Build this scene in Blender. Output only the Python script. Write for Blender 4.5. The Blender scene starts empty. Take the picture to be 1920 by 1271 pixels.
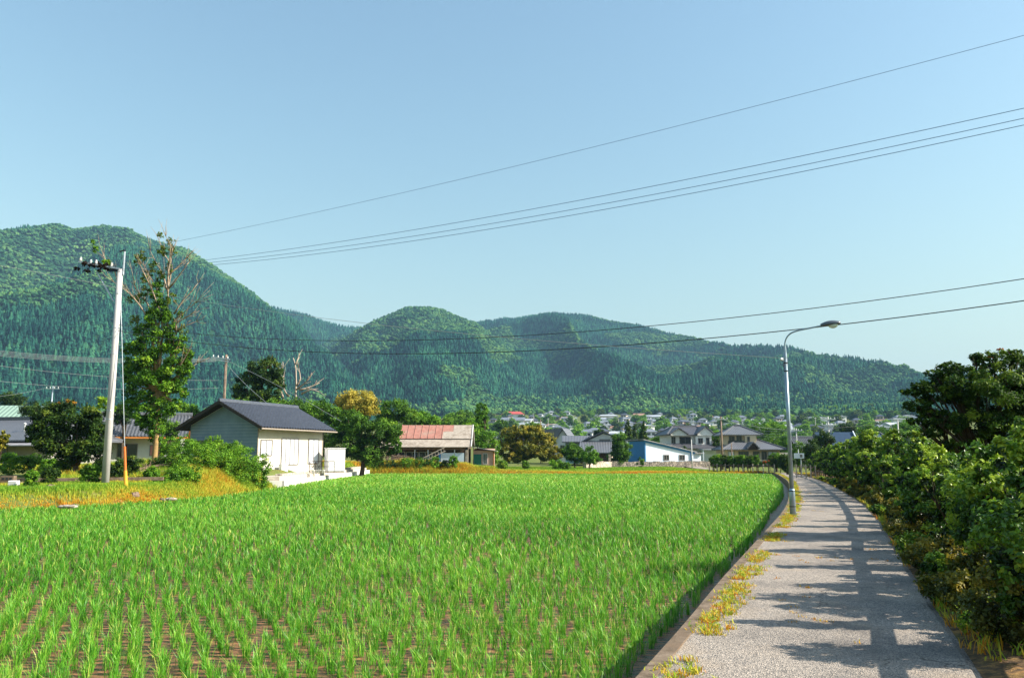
import bpy, math, random
import numpy as np
from math import radians as R, sin, cos, tan, pi, sqrt, atan2
S = bpy.context.scene
COL = S.collection
RNG = np.random.default_rng(7)
random.seed(7)

# ------------------------------------------------------------------ camera
F_PX, CX, CY = 1493.0, 960.0, 635.5
CAM_Z = 1.6
PITCH = math.atan(215.0 / F_PX)
FW = np.array([0, cos(PITCH), sin(PITCH)]); UP = np.array([0, -sin(PITCH), cos(PITCH)]); RT = np.array([1.0, 0, 0])
def ray(px, py):
    return FW * F_PX + RT * (px - CX) - UP * (py - CY)
def P(px, py, Y):                      # world point seen at a photo pixel, at forward distance Y
    r = ray(px, py); t = Y / r[1]
    return np.array([r[0] * t, Y, CAM_Z + r[2] * t])
def G(px, py, z=0.0):                  # world point on the level z
    r = ray(px, py); t = (z - CAM_Z) / r[2]
    return np.array([r[0] * t, r[1] * t, z])
cam_d = bpy.data.cameras.new('camera'); cam = bpy.data.objects.new('camera', cam_d); COL.objects.link(cam)
cam.location = (0, 0, CAM_Z); cam.rotation_euler = (pi / 2 + PITCH, 0, 0)
cam_d.sensor_width = 36; cam_d.lens = 36 * F_PX / 1920.0; cam_d.clip_start = 0.05; cam_d.clip_end = 20000
S.camera = cam

# ------------------------------------------------------------------ light
SUN_EL, SUN_AZ = R(35), R(98)          # azimuth clockwise from +Y (view direction)
w = bpy.data.worlds.new('World'); S.world = w; w.use_nodes = True
nt = w.node_tree; nt.nodes.clear()
sky = nt.nodes.new('ShaderNodeTexSky'); sky.sky_type = 'NISHITA'; sky.sun_disc = False
sky.sun_elevation = SUN_EL; sky.sun_rotation = SUN_AZ; sky.altitude = 400
sky.air_density = 2.2; sky.dust_density = 2.5; sky.ozone_density = 6.0
bg = nt.nodes.new('ShaderNodeBackground'); bg.inputs[1].default_value = 0.087
out = nt.nodes.new('ShaderNodeOutputWorld')
tm = nt.nodes.new('ShaderNodeMix'); tm.data_type = 'RGBA'; tm.blend_type = 'MULTIPLY'; tm.inputs[0].default_value = 1; tm.inputs[7].default_value = (1.05, 1.03, .96, 1)
nt.links.new(sky.outputs[0], tm.inputs[6]); nt.links.new(tm.outputs[2], bg.inputs[0]); nt.links.new(bg.outputs[0], out.inputs[0])
sd = bpy.data.lights.new('sun', 'SUN'); sun = bpy.data.objects.new('sun', sd); COL.objects.link(sun)
sd.energy = 5.0; sd.angle = R(0.5); sd.color = (1.0, 0.93, 0.80)
sdir = np.array([sin(SUN_AZ) * cos(SUN_EL), cos(SUN_AZ) * cos(SUN_EL), sin(SUN_EL)])
from mathutils import Vector, Matrix
sun.rotation_euler = Vector(sdir).to_track_quat('Z', 'Y').to_euler()
S.view_settings.view_transform = 'Standard'; S.view_settings.look = 'None'
S.view_settings.gamma = 1.0; S.view_settings.exposure = 1.22
S.cycles.use_denoising = True
S.cycles.max_bounces = 6; S.cycles.diffuse_bounces = 3; S.cycles.glossy_bounces = 2
S.cycles.transmission_bounces = 4; S.cycles.volume_bounces = 0; S.cycles.transparent_max_bounces = 8
S.cycles.caustics_reflective = False; S.cycles.caustics_refractive = False

# ------------------------------------------------------------------ objects
def tag(o, label=None, cat=None, group=None, kind=None):
    if label: o['label'] = label
    if cat: o['category'] = cat
    if group: o['group'] = group
    if kind: o['kind'] = kind
    return o
def empty(name, loc=(0, 0, 0), rz=0.0, label=None, cat=None, group=None):
    o = bpy.data.objects.new(name, None); COL.objects.link(o); o.location = [float(a) for a in loc]
    o.rotation_euler = (0, 0, rz); o.empty_display_size = 0.3
    return tag(o, label, cat, group)
def copy_tree(o, parent=None):
    c = o.copy(); COL.objects.link(c)
    if parent is not None: c.parent = parent
    for ch in list(o.children): copy_tree(ch, c)
    return c

class MB:
    def __init__(s): s.v = []; s.f = []; s.t = []
    def add(s, vs, fs):
        n = len(s.v); s.v += [tuple(float(c) for c in a) for a in vs]; s.f += [tuple(n + i for i in f) for f in fs]; return s
    def box(s, x0, x1, y0, y1, z0, z1):
        return s.add([(x0,y0,z0),(x1,y0,z0),(x1,y1,z0),(x0,y1,z0),(x0,y0,z1),(x1,y0,z1),(x1,y1,z1),(x0,y1,z1)],
                     [(3,2,1,0),(4,5,6,7),(0,1,5,4),(1,2,6,5),(2,3,7,6),(3,0,4,7)])
    def prism(s, poly, a0, a1, axis='x'):   # polygon in the plane across axis
        n = len(poly)
        def m(p, a):
            return {'x': (a, p[0], p[1]), 'y': (p[0], a, p[1]), 'z': (p[0], p[1], a)}[axis]
        vs = [m(p, a0) for p in poly] + [m(p, a1) for p in poly]
        fs = [tuple(range(n))[::-1], tuple(range(n, 2 * n))] + [(i, (i + 1) % n, n + (i + 1) % n, n + i) for i in range(n)]
        return s.add(vs, fs)
    def tube(s, pts, rad, n=8, cap=True):
        pts = [np.array(p, float) for p in pts]; k = len(pts)
        rad = list(rad) if hasattr(rad, '__len__') else [rad] * k
        vs = []
        prev = None
        for i, p in enumerate(pts):
            d = pts[min(i + 1, k - 1)] - pts[max(i - 1, 0)]; d /= (np.linalg.norm(d) + 1e-9)
            if prev is None:
                a = np.array([1.0, 0, 0]) if abs(d[0]) < 0.8 else np.array([0, 1.0, 0])
            else: a = prev
            u = a - d * a.dot(d); u /= (np.linalg.norm(u) + 1e-9); prev = u; v = np.cross(d, u)
            for j in range(n):
                t = 2 * pi * j / n; vs.append(p + rad[i] * (u * cos(t) + v * sin(t)))
        fs = [(i*n+j, i*n+(j+1)%n, (i+1)*n+(j+1)%n, (i+1)*n+j) for i in range(k - 1) for j in range(n)]
        if cap: fs += [tuple(range(n))[::-1], tuple((k-1)*n + j for j in range(n))]
        return s.add(vs, fs)
    def bar(s, a, b, w_, h_):              # rectangular bar between two points
        a = np.array(a, float); b = np.array(b, float); d = b - a; d /= np.linalg.norm(d)
        z = np.array([0, 0, 1.0]) if abs(d[2]) < 0.95 else np.array([0, 1.0, 0])
        u = np.cross(d, z); u /= np.linalg.norm(u); v = np.cross(u, d)
        vs = [p + u * (w_/2) * i + v * (h_/2) * j for p in (a, b) for i, j in ((-1,-1),(1,-1),(1,1),(-1,1))]
        return s.add(vs, [(0,1,2,3),(7,6,5,4),(0,4,5,1),(1,5,6,2),(2,6,7,3),(3,7,4,0)])
    def lathe(s, prof, c=(0,0,0), n=12):
        vs = []; k = len(prof)
        for r_, z in prof:
            for j in range(n): vs.append((c[0]+r_*cos(2*pi*j/n), c[1]+r_*sin(2*pi*j/n), c[2]+z))
        fs = [(i*n+j, i*n+(j+1)%n, (i+1)*n+(j+1)%n, (i+1)*n+j) for i in range(k-1) for j in range(n)]
        fs += [tuple(range(n))[::-1], tuple((k-1)*n+j for j in range(n))]
        return s.add(vs, fs)
    def build(s, name, mat, parent=None, smooth=False, **kw):
        me = bpy.data.meshes.new(name); me.from_pydata(s.v, [], s.f); me.update()
        if smooth: me.shade_smooth()
        return link(name, me, mat, parent, **kw)
def link(name, me, mat, parent=None, label=None, cat=None, group=None, kind=None):
    if mat is not None: me.materials.append(mat)
    o = bpy.data.objects.new(name, me); COL.objects.link(o)
    if parent is not None: o.parent = parent
    return tag(o, label, cat, group, kind)
def np_mesh(name, V, F, tint=None, smooth=False):      # V (n,3); F (m,k) quads or tris
    me = bpy.data.meshes.new(name); V = np.asarray(V, np.float32); F = np.asarray(F, np.int32)
    k = F.shape[1]
    me.vertices.add(len(V)); me.vertices.foreach_set('co', V.ravel())
    me.loops.add(F.size); me.loops.foreach_set('vertex_index', F.ravel())
    me.polygons.add(len(F)); me.polygons.foreach_set('loop_start', np.arange(0, F.size, k, dtype=np.int32))
    me.update(calc_edges=True)
    if tint is not None:
        a = me.attributes.new('tint', 'FLOAT', 'POINT'); a.data.foreach_set('value', np.asarray(tint, np.float32))
    me.shade_smooth() if smooth else me.shade_flat()
    return me

# ------------------------------------------------------------------ noise
def _hash(ix, iy, seed):
    h = (ix.astype(np.int64) * 374761393 + iy.astype(np.int64) * 668265263 + seed * 1442695041) & 0xffffffff
    h = ((h ^ (h >> 13)) * 1274126177) & 0xffffffff
    return ((h ^ (h >> 16)) & 0xffff) / 65535.0
def vnoise(x, y, seed=0):
    x = np.asarray(x, float); y = np.asarray(y, float)
    ix = np.floor(x); iy = np.floor(y); fx = x - ix; fy = y - iy
    fx = fx*fx*(3-2*fx); fy = fy*fy*(3-2*fy)
    a = _hash(ix, iy, seed); b = _hash(ix+1, iy, seed); c = _hash(ix, iy+1, seed); d = _hash(ix+1, iy+1, seed)
    return (a*(1-fx)+b*fx)*(1-fy)+(c*(1-fx)+d*fx)*fy
def fbm(x, y, seed=0, o=4):
    t = 0; a = .5; n = 0
    for i in range(o):
        t = t + a * vnoise(x * 2**i + 17.3*i, y * 2**i - 9.1*i, seed + i); n += a; a *= .5
    return t / n
def sstep(a, b, x):
    t = np.clip((x - a) / (b - a), 0, 1); return t*t*(3-2*t)

# ------------------------------------------------------------------ materials
MATS = {}
def nodes(m):
    m.use_nodes = True; t = m.node_tree; t.nodes.clear()
    o = t.nodes.new('ShaderNodeOutputMaterial'); b = t.nodes.new('ShaderNodeBsdfPrincipled')
    t.links.new(b.outputs[0], o.inputs[0]); return t, b, o
def ramp(t, cols, fac, interp='LINEAR'):
    r = t.nodes.new('ShaderNodeValToRGB'); r.color_ramp.interpolation = interp
    e = r.color_ramp.elements; n = len(cols)
    while len(e) < n: e.new(0.5)
    for i, c in enumerate(cols):
        if len(c) == 4: e[i].position = c[3]
        else: e[i].position = i / (n - 1) if n > 1 else 0
        e[i].color = (c[0], c[1], c[2], 1)
    t.links.new(fac, r.inputs[0]); return r.outputs[0]
def coords(t, scale=(1, 1, 1), kind='Object', rot=(0,0,0)):
    c = t.nodes.new('ShaderNodeTexCoord'); mp = t.nodes.new('ShaderNodeMapping')
    mp.inputs['Scale'].default_value = scale; mp.inputs['Rotation'].default_value = rot
    t.links.new(c.outputs[kind], mp.inputs[0]); return mp.outputs[0]
def noise(t, vec, scale, detail=4, rough=.55):
    n = t.nodes.new('ShaderNodeTexNoise'); n.inputs['Scale'].default_value = scale
    n.inputs['Detail'].default_value = detail; n.inputs['Roughness'].default_value = rough
    t.links.new(vec, n.inputs['Vector']); return n.outputs['Fac']
def mixc(t, a, b, fac, mode='MIX'):
    m = t.nodes.new('ShaderNodeMix'); m.data_type = 'RGBA'; m.blend_type = mode
    for s_, v in ((m.inputs[6], a), (m.inputs[7], b), (m.inputs[0], fac)):
        if hasattr(v, 'is_linked') or hasattr(v, 'links'): t.links.new(v, s_)
        elif isinstance(v, (tuple, list)): s_.default_value = (*v[:3], 1)
        else: s_.default_value = v
    return m.outputs[2]
def maprange(t, v, a, b, c=0, d=1):
    m = t.nodes.new('ShaderNodeMapRange'); t.links.new(v, m.inputs[0])
    for i, x in enumerate((a, b, c, d)): m.inputs[i + 1].default_value = x
    return m.outputs[0]
def bump(t, b, h, strength=.3, dist=.02):
    n = t.nodes.new('ShaderNodeBump'); n.inputs['Strength'].default_value = strength; n.inputs['Distance'].default_value = dist
    t.links.new(h, n.inputs['Height']); t.links.new(n.outputs[0], b.inputs['Normal'])
def surf(name, col, col2=None, scale=2.0, rough=.75, spec=.3, bmp=.2, metal=0, dirt=None, dirtscale=.6):
    if name in MATS: return MATS[name]
    m = bpy.data.materials.new(name); MATS[name] = m; t, b, o = nodes(m)
    v = coords(t); col2 = col2 or tuple(c * .78 for c in col)
    n1 = noise(t, v, scale, 6, .6)
    c = ramp(t, [(*col2, .3), (*col, .7)], n1)
    if dirt is not None:
        n2 = noise(t, v, dirtscale, 5, .65)
        c = mixc(t, c, dirt, maprange(t, n2, .52, .72, 0, .8))
    t.links.new(c, b.inputs['Base Color']); b.inputs['Roughness'].default_value = rough
    b.inputs['Specular IOR Level'].default_value = spec; b.inputs['Metallic'].default_value = metal
    if bmp: bump(t, b, noise(t, v, scale * 12, 4), bmp, .01)
    return m
def leafmat(name, cols, trans=.34, rough=.55, spec=.18, patch=None, pscale=.5, rand=0.0, region=0.0):
    if name in MATS: return MATS[name]
    m = bpy.data.materials.new(name); MATS[name] = m; t, b, o = nodes(m)
    a = t.nodes.new('ShaderNodeAttribute'); a.attribute_name = 'tint'
    f = a.outputs['Fac']
    if rand:
        oi = t.nodes.new('ShaderNodeObjectInfo')
        ad = t.nodes.new('ShaderNodeMath'); ad.operation = 'MULTIPLY_ADD'; ad.inputs[1].default_value = rand
        t.links.new(oi.outputs['Random'], ad.inputs[0]); t.links.new(f, ad.inputs[2]); 
        sb = t.nodes.new('ShaderNodeMath'); sb.operation = 'SUBTRACT'; sb.inputs[1].default_value = rand * .5
        t.links.new(ad.outputs[0], sb.inputs[0]); f = sb.outputs[0]
    if region:
        ge = t.nodes.new('ShaderNodeNewGeometry'); nn_ = noise(t, ge.outputs['Position'], region, 3, .6)
        a2 = t.nodes.new('ShaderNodeMath'); a2.operation = 'ADD'; t.links.new(f, a2.inputs[0]); t.links.new(maprange(t, nn_, .3, .7, -.30, .30), a2.inputs[1]); f = a2.outputs[0]
    c = ramp(t, cols, f)
    if patch is not None:
        v = coords(t, kind='Object'); n2 = noise(t, v, pscale, 3)
        c = mixc(t, c, patch, maprange(t, n2, .5, .68, 0, .75))
    t.links.new(c, b.inputs['Base Color']); b.inputs['Roughness'].default_value = rough
    b.inputs['Specular IOR Level'].default_value = spec
    tr = t.nodes.new('ShaderNodeBsdfTranslucent'); t.links.new(c, tr.inputs[0])
    mx = t.nodes.new('ShaderNodeMixShader'); mx.inputs[0].default_value = trans
    t.links.new(b.outputs[0], mx.inputs[1]); t.links.new(tr.outputs[0], mx.inputs[2]); t.links.new(mx.outputs[0], o.inputs[0])
    return m
M_BARK = surf('bark', (.10, .075, .05), (.04, .03, .02), 6, .9, .1, .6)
M_BARKL = surf('pale_bark', (.42, .33, .24), (.22, .16, .11), 5, .85, .15, .5)
M_GREEN = leafmat('leaf_green', [(.014,.045,.006),(.045,.115,.010),(.11,.24,.016),(.24,.38,.03)])
M_DARK = leafmat('leaf_dark', [(.007,.02,.004),(.018,.048,.008),(.05,.105,.012),(.15,.20,.02)])
M_BRIGHT = leafmat('leaf_bright', [(.03,.085,.008),(.075,.19,.012),(.15,.32,.018),(.28,.42,.03)])
M_YELLOW = leafmat('leaf_blossom', [(.06,.10,.01),(.22,.21,.02),(.44,.36,.045),(.58,.47,.09)])
M_CHEST = leafmat('leaf_chestnut', [(.03,.05,.006),(.11,.13,.014),(.30,.27,.025),(.52,.40,.07)])
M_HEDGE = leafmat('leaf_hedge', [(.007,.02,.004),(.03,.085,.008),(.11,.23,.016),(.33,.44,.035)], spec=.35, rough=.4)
M_HEDGEY = leafmat('leaf_hedge_yellow', [(.02,.03,.005),(.06,.08,.01),(.15,.15,.015),(.34,.26,.02)], spec=.4)
M_ORANGE = leafmat('leaf_orange', [(.25,.06,.01),(.45,.12,.01)])

# ------------------------------------------------------------------ foliage
def leaves(rng, cen, nrm_bias, size, tint, up=.5, aspect=.55):
    """cen (n,3), one diamond leaf each"""
    n = len(cen)
    d = rng.normal(size=(n, 3)); d /= np.linalg.norm(d, axis=1)[:, None]
    nn = rng.normal(size=(n, 3)) + nrm_bias; nn[:, 2] += up
    nn /= np.linalg.norm(nn, axis=1)[:, None]
    u = np.cross(nn, d); u /= (np.linalg.norm(u, axis=1)[:, None] + 1e-9); v = np.cross(nn, u)
    s_ = size * rng.uniform(.6, 1.3, n)[:, None]
    V = np.empty((n, 4, 3)); V[:, 0] = cen - v * s_ ; V[:, 1] = cen - u * s_ * aspect; V[:, 2] = cen + v * s_; V[:, 3] = cen + u * s_ * aspect
    V[:, 1] += nn * s_ * .15; V[:, 3] += nn * s_ * .15
    F = np.arange(n * 4).reshape(n, 4)
    return V.reshape(-1, 3), F, np.repeat(tint, 4)
def crown(rng, blobs, n, size, clumps=14, cr=.38, tmean=.45, tvar=.18, lvar=.10, shell=.5, up=.5, toptint=0.0):
    blobs = [np.array(b, float) for b in blobs]
    vol = np.array([(b[3]*b[4]*b[5])**(2/3) for b in blobs]); vol /= vol.sum()
    C = []; T = []; B = []; SZ = []
    for b, v in zip(blobs, vol):
        k = max(4, int(clumps*1.6))
        d = rng.normal(size=(k, 3)); d /= np.linalg.norm(d, axis=1)[:, None]
        rr = rng.uniform(shell*.7, 1.0, k) ** .6
        cc = b[:3] + d * rr[:, None] * b[3:6]
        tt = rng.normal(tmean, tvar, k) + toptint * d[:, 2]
        m = max(1, int(n * v / k))
        sc = cr * (b[3]*b[4]*b[5]) ** (1/3)
        rad = sc * rng.uniform(.6, 1.3, k)
        off = rng.normal(size=(k, m, 3)); off /= (np.linalg.norm(off, axis=2)[..., None] + 1e-9)
        off *= (rng.uniform(0, 1, (k, m, 1)) ** .6) * rad[:, None, None] * (1 + .5*(rng.random((k, m, 1)) < .2)); off[..., 2] *= .8
        C.append((cc[:, None] + off).reshape(-1, 3)); T.append((tt[:, None] + rng.normal(0, lvar, (k, m))).ravel())
        B.append((off / (rad[:, None, None] + 1e-9) * 1.2 + d[:, None] * .5).reshape(-1, 3))
    C = np.concatenate(C); T = np.clip(np.concatenate(T), 0, 1); B = np.concatenate(B)
    return leaves(rng, C, B, size, T, up)
def merge(parts):
    V = []; F = []; T = []; n = 0
    for v, f, t_ in parts:
        V.append(v); F.append(f + n); T.append(t_); n += len(v)
    return np.concatenate(V), np.concatenate(F), np.concatenate(T)
def limbs(rng, blobs, r0, base=(0,0,0), fork=None, n=7, extra=3):
    m = MB(); base = np.array(base, float)
    top = np.mean([b[:3] for b in blobs], axis=0)
    fork = fork if fork is not None else .45 * top[2]
    f = np.array([base[0] + (top[0]-base[0])*.3, base[1] + (top[1]-base[1])*.3, fork])
    mid = (base + f) / 2 + rng.normal(0, r0 * .6, 3) * (1, 1, 0)
    m.tube([base - (0,0,.15), base + (0,0,.02*1), mid, f], [r0*1.5, r0*1.15, r0*.9, r0*.75], n)
    for b in blobs:
        c = np.array(b[:3], float); q = (f*.5 + c*.5) + rng.normal(0, .06, 3) * np.linalg.norm(c - f)
        m.tube([f - (0,0,r0*.5), q, c], [r0*.6, r0*.4, r0*.18], 6)
        for _ in range(extra):
            e = c + rng.normal(0, .5, 3) * np.array(b[3:6]); e[2] = max(e[2], q[2])
            m.tube([q, (q+e)/2 + rng.normal(0,.05,3)*np.linalg.norm(e-q), e], [r0*.28, r0*.18, r0*.06], 5)
    return m
def tree(name, loc, blobs, n, size, mat, label, cat, group=None, r0=.15, fork=None, seed=0, bark=None, trunkbase=(0,0,0), crownname='crown', extra=3, **kw):
    rng = np.random.default_rng(seed + 100)
    root = empty(name, loc, 0, label, cat, group)
    limbs(rng, blobs, r0, trunkbase, fork, extra=extra).build('trunk', bark or M_BARK, root, True)
    V, F, T = crown(rng, blobs, n, size, **kw)
    link(crownname, np_mesh(crownname, V, F, T), mat, root)
    return root
# ------------------------------------------------------------------ layout of the near ground
FZ = -0.80                                             # level of the paddy soil
kpx = [(1189,1271,0),(1277,1174,0),(1350,1087,0),(1417,1014,0),(1469,955,0),(1478,931,-.04),(1477,903,-.28),(1464,893,-.42),(1453,887.5,-.5)]
K = [G(*a) for a in kpx]
d0 = K[1] - K[0]
K = [K[0] - d0 / np.linalg.norm(d0) * 18] + K + [np.array([29.5, 93, -.53]), np.array([29.0, 102, -.55]), np.array([26.5, 112, -.5]), np.array([27, 130, -.3])]
def resample(pts, step):
    pts = np.array(pts); out_ = []
    P_ = np.vstack([2*pts[0]-pts[1], pts, 2*pts[-1]-pts[-2]])
    for i in range(1, len(P_) - 2):
        p0, p1, p2, p3 = P_[i-1:i+3]; n = max(2, int(np.linalg.norm(p2-p1)/step))
        d1 = np.linalg.norm(p2-p1)
        m1 = (p2-p0)/np.linalg.norm(p2-p0)*d1; m2 = (p3-p1)/np.linalg.norm(p3-p1)*d1
        for j in range(n):
            t = j/n; out_.append((2*t**3-3*t*t+1)*p1+(t**3-2*t*t+t)*m1+(-2*t**3+3*t*t)*p2+(t**3-t*t)*m2)
    out_.append(P_[-2]); return np.array(out_)
KL = resample(K, .5)
KT = np.gradient(KL, axis=0); KT[:, 2] = 0; KT /= np.linalg.norm(KT, axis=1)[:, None]
KN = np.stack([KT[:, 1], -KT[:, 0], 0*KT[:, 0]], 1)      # to the right of the kerb
KS = np.concatenate([[0], np.cumsum(np.linalg.norm(np.diff(KL, axis=0), axis=1))])
def along(s, off=0.0, dz=0.0):
    p = np.array([np.interp(s, KS, KL[:, i]) for i in range(3)]); n = np.array([np.interp(s, KS, KN[:, i]) for i in range(3)])
    n /= np.linalg.norm(n); return p + n * off + np.array([0, 0, dz])
def s_at_y(y): return float(np.interp(y, KL[:, 1], KS))
farR = along(s_at_y(87.5))
FIELD = [tuple(p[:2]) for p in KL if p[1] < 87.5] + [(farR[0]-1.5, 90.5), (10, 92), (-16.3, 92), (-16.4, 75), (-16.1, 57), (-15.9, 50), (-16.1, 43), (-18.5, 37), (-21.5, 33.2), (-32, 29), (-62, 24), (-62, -12), (float(KL[0][0]), -12)]
FP = np.array(FIELD)
def inside(x, y, poly=FP):
    c = np.zeros(np.shape(x), bool); j = len(poly) - 1
    for i in range(len(poly)):
        xi, yi = poly[i]; xj, yj = poly[j]
        if yi != yj:
            c ^= ((yi > y) != (yj > y)) & (x < (xj-xi)*(y-yi)/(yj-yi)+xi)
        j = i
    return c
def sdist(x, y, poly=FP):
    d = np.full(np.shape(x), 1e9); j = len(poly) - 1
    for i in range(len(poly)):
        a = poly[j]; b = poly[i]; ab = b - a; L = ab.dot(ab) + 1e-12
        t = np.clip(((x-a[0])*ab[0]+(y-a[1])*ab[1])/L, 0, 1)
        d = np.minimum(d, np.hypot(x-a[0]-t*ab[0], y-a[1]-t*ab[1])); j = i
    return np.where(inside(x, y, poly), -d, d)
def kerb_d(x, y):                                      # signed distance right of the kerb line
    d = np.full(np.shape(x), 1e9); sg = np.ones(np.shape(x))
    for i in range(0, len(KL) - 2, 2):
        a = KL[i, :2]; b = KL[min(i+2, len(KL)-1), :2]; ab = b - a; L = ab.dot(ab) + 1e-12
        t = np.clip(((x-a[0])*ab[0]+(y-a[1])*ab[1])/L, 0, 1)
        dd = np.hypot(x-a[0]-t*ab[0], y-a[1]-t*ab[1]); cr_ = -(ab[0]*(y-a[1])-ab[1]*(x-a[0]))
        sg = np.where(dd < d, np.sign(cr_), sg); d = np.minimum(d, dd)
    return d * sg
def valley(x, y):
    r = np.hypot(x, y); az = np.arctan2(x, y)
    v = 68 * np.clip((r - 300) / 900, 0, 1.6) ** 1.3
    return v * sstep(-.35, -.05, az) + v * .35 * (1 - sstep(-.35, -.05, az))
def H(x, y):
    x = np.asarray(x, float); y = np.asarray(y, float)
    zr = np.interp(y, KL[:, 1], KL[:, 2])
    left = -.06 + .12 * sstep(-24, -40, x) + .42 * sstep(44, 62, y)
    f = sstep(-17, -5, x) * sstep(-1e9, 1, 0)
    tgt = left * (1 - sstep(-16, 8, x)) + zr * sstep(-16, 8, x)
    tgt = np.where(y > 92, tgt * (1 - sstep(92, 100, y)) + (-.5 + .6*(1-sstep(-40, -10, x))) * sstep(92, 100, y), tgt)
    tgt = np.where(y > 100, tgt + .9 * sstep(130, 240, y), tgt)
    sd_ = sdist(x, y); kd = kerb_d(x, y)
    near_path = (kd > -.6) & (kd < 12) & (y < 90)
    bank = (sstep(0.15, 2.2, sd_))
    z_bank = (FZ - .12) * (1 - bank) + (tgt + .10*(fbm(x*.4, y*.4, 3)-.5)*sstep(0,8,sd_)) * bank
    pz = (FZ - .12) * (1 - sstep(.9, 1.3, kd)) + (zr - .05 - .03*sstep(3,6,kd)) * sstep(.9, 1.3, kd)
    z = np.where(near_path, pz, z_bank)
    z = np.where(sd_ < 0, FZ - .12, z)
    # levelled yard under the white house
    return z + valley(x, y)
def axis(lo, hi, a, b, st, g=1.045):
    c = list(np.arange(a, b, st)); x = b; s_ = st; 
    while x < hi: c.append(x); s_ *= g; x += s_
    c.append(hi); x = a; s_ = st; l = []
    while True:
        s_ *= g; x -= s_
        if x < lo: break
        l.append(x)
    l.append(lo); return np.array(l[::-1] + c)
ax = axis(-6500, 6500, -38, 34, .45); ay = axis(-3000, 6500, 3, 100, .45)
GX, GY = np.meshgrid(ax, ay); GZ = H(GX.ravel(), GY.ravel()).reshape(GX.shape)
def gridfaces(nr, nc):
    i = np.arange(nr-1)[:, None]*nc + np.arange(nc-1)[None]; i = i.ravel()
    return np.stack([i, i+1, i+nc+1, i+nc], 1)
V = np.stack([GX.ravel(), GY.ravel(), GZ.ravel()], 1)
m = bpy.data.materials.new('ground_soil_grass'); t, b, o = nodes(m)
v = coords(t); n1 = noise(t, v, .35, 8, .65); n2 = noise(t, v, 3.5, 6, .7)
c1 = ramp(t, [(.16,.12,.035,.28),(.14,.16,.035,.40),(.08,.16,.03,.52),(.05,.12,.02,.75)], n1)
c2 = ramp(t, [(.07,.045,.025,.35),(.24,.16,.05,.6)], n2)
t.links.new(mixc(t, c1, c2, .35), b.inputs['Base Color']); b.inputs['Roughness'].default_value = .95; b.inputs['Specular IOR Level'].default_value = .1
bump(t, b, noise(t, v, 14, 5), .6, .04); M_GROUND = m
link('ground', np_mesh('ground', V, gridfaces(len(ay), len(ax)), smooth=True), M_GROUND, kind='structure')

# paddy soil: wet brown mud, ridged, with thin water in the low places
m = bpy.data.materials.new('paddy_mud'); t, b, o = nodes(m)
v = coords(t); n1 = noise(t, v, 3.0, 8, .62); n2 = noise(t, coords(t, (2.0, 5, 1)), 2.4, 8, .7)
c = ramp(t, [(.02,.014,.012,.38),(.08,.04,.02,.46),(.26,.115,.045,.55),(.42,.22,.09,.68)], n2)
c = mixc(t, c, (.035,.05,.012), maprange(t, n1, .5, .75, 0, .6)); t.links.new(c, b.inputs['Base Color'])
t.links.new(maprange(t, n2, .40, .60, .12, .85), b.inputs['Roughness']); b.inputs['Specular IOR Level'].default_value = .5
bump(t, b, n2, .8, .06)
px_ = np.arange(-62, 30, .6); py_ = np.arange(-12, 93, .6)
SX, SY = np.meshgrid(px_, py_); ins = (sdist(SX.ravel(), SY.ravel()) < .9).reshape(SX.shape) & ((kerb_d(SX.ravel(), SY.ravel()) < .6).reshape(SX.shape) | (SY > 88))
Fq = gridfaces(len(py_), len(px_)); Fq = Fq[ins.ravel()[Fq].all(axis=1)]
SZ_ = FZ + .03*(fbm(SX*.9, SY*2.5, 11)-.5)
link('paddy_soil', np_mesh('paddy_soil', np.stack([SX.ravel(), SY.ravel(), SZ_.ravel()], 1), Fq, smooth=True), m, kind='structure')

# ------------------------------------------------------------------ path, kerb
def strip(offs, dz, mat, name, s0=0, s1=None, jit=None, step=.4, kind='structure', downleft=None):
    s1 = s1 or KS[-1]; ss = np.arange(s0, s1, step); V = []
    for k, s_ in enumerate(ss):
        for j, o_ in enumerate(offs):
            oo = o_ + (jit(s_, j) if jit else 0); z_ = dz[j] if hasattr(dz, '__len__') else dz
            V.append(along(s_, oo, z_))
    return link(name, np_mesh(name, np.array(V), gridfaces(len(ss), len(offs)), smooth=False), mat, kind=kind)
m = bpy.data.materials.new('path_asphalt'); t, b, o = nodes(m)
v = coords(t)
vo = t.nodes.new('ShaderNodeTexVoronoi'); vo.inputs['Scale'].default_value = 95; t.links.new(v, vo.inputs['Vector'])
peb = ramp(t, [(.05,.047,.05,.0),(.17,.15,.135,.25),(.33,.28,.235,.55),(.56,.47,.39,1.0)], vo.outputs['Color'])
vo2 = t.nodes.new('ShaderNodeTexVoronoi'); vo2.inputs['Scale'].default_value = 42; t.links.new(v, vo2.inputs['Vector'])
peb = mixc(t, peb, (.035,.035,.04), maprange(t, vo2.outputs['Distance'], .10, .32, .75, 0))
big = noise(t, v, .8, 6, .65)
c = mixc(t, peb, (.42,.31,.21), maprange(t, big, .50, .74, 0, .6))
c = mixc(t, c, (.07,.065,.065), maprange(t, noise(t, v, .45, 6, .7), .48, .64, 0, .6))
dn_ = t.nodes.new('ShaderNodeTexNoise'); dn_.inputs['Scale'].default_value = 1.7; dn_.inputs['Detail'].default_value = 6; t.links.new(v, dn_.inputs['Vector'])
va = t.nodes.new('ShaderNodeVectorMath'); va.operation = 'MULTIPLY_ADD'; va.inputs[1].default_value = (.9, .9, .9); t.links.new(dn_.outputs['Color'], va.inputs[0]); t.links.new(v, va.inputs[2])
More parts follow.
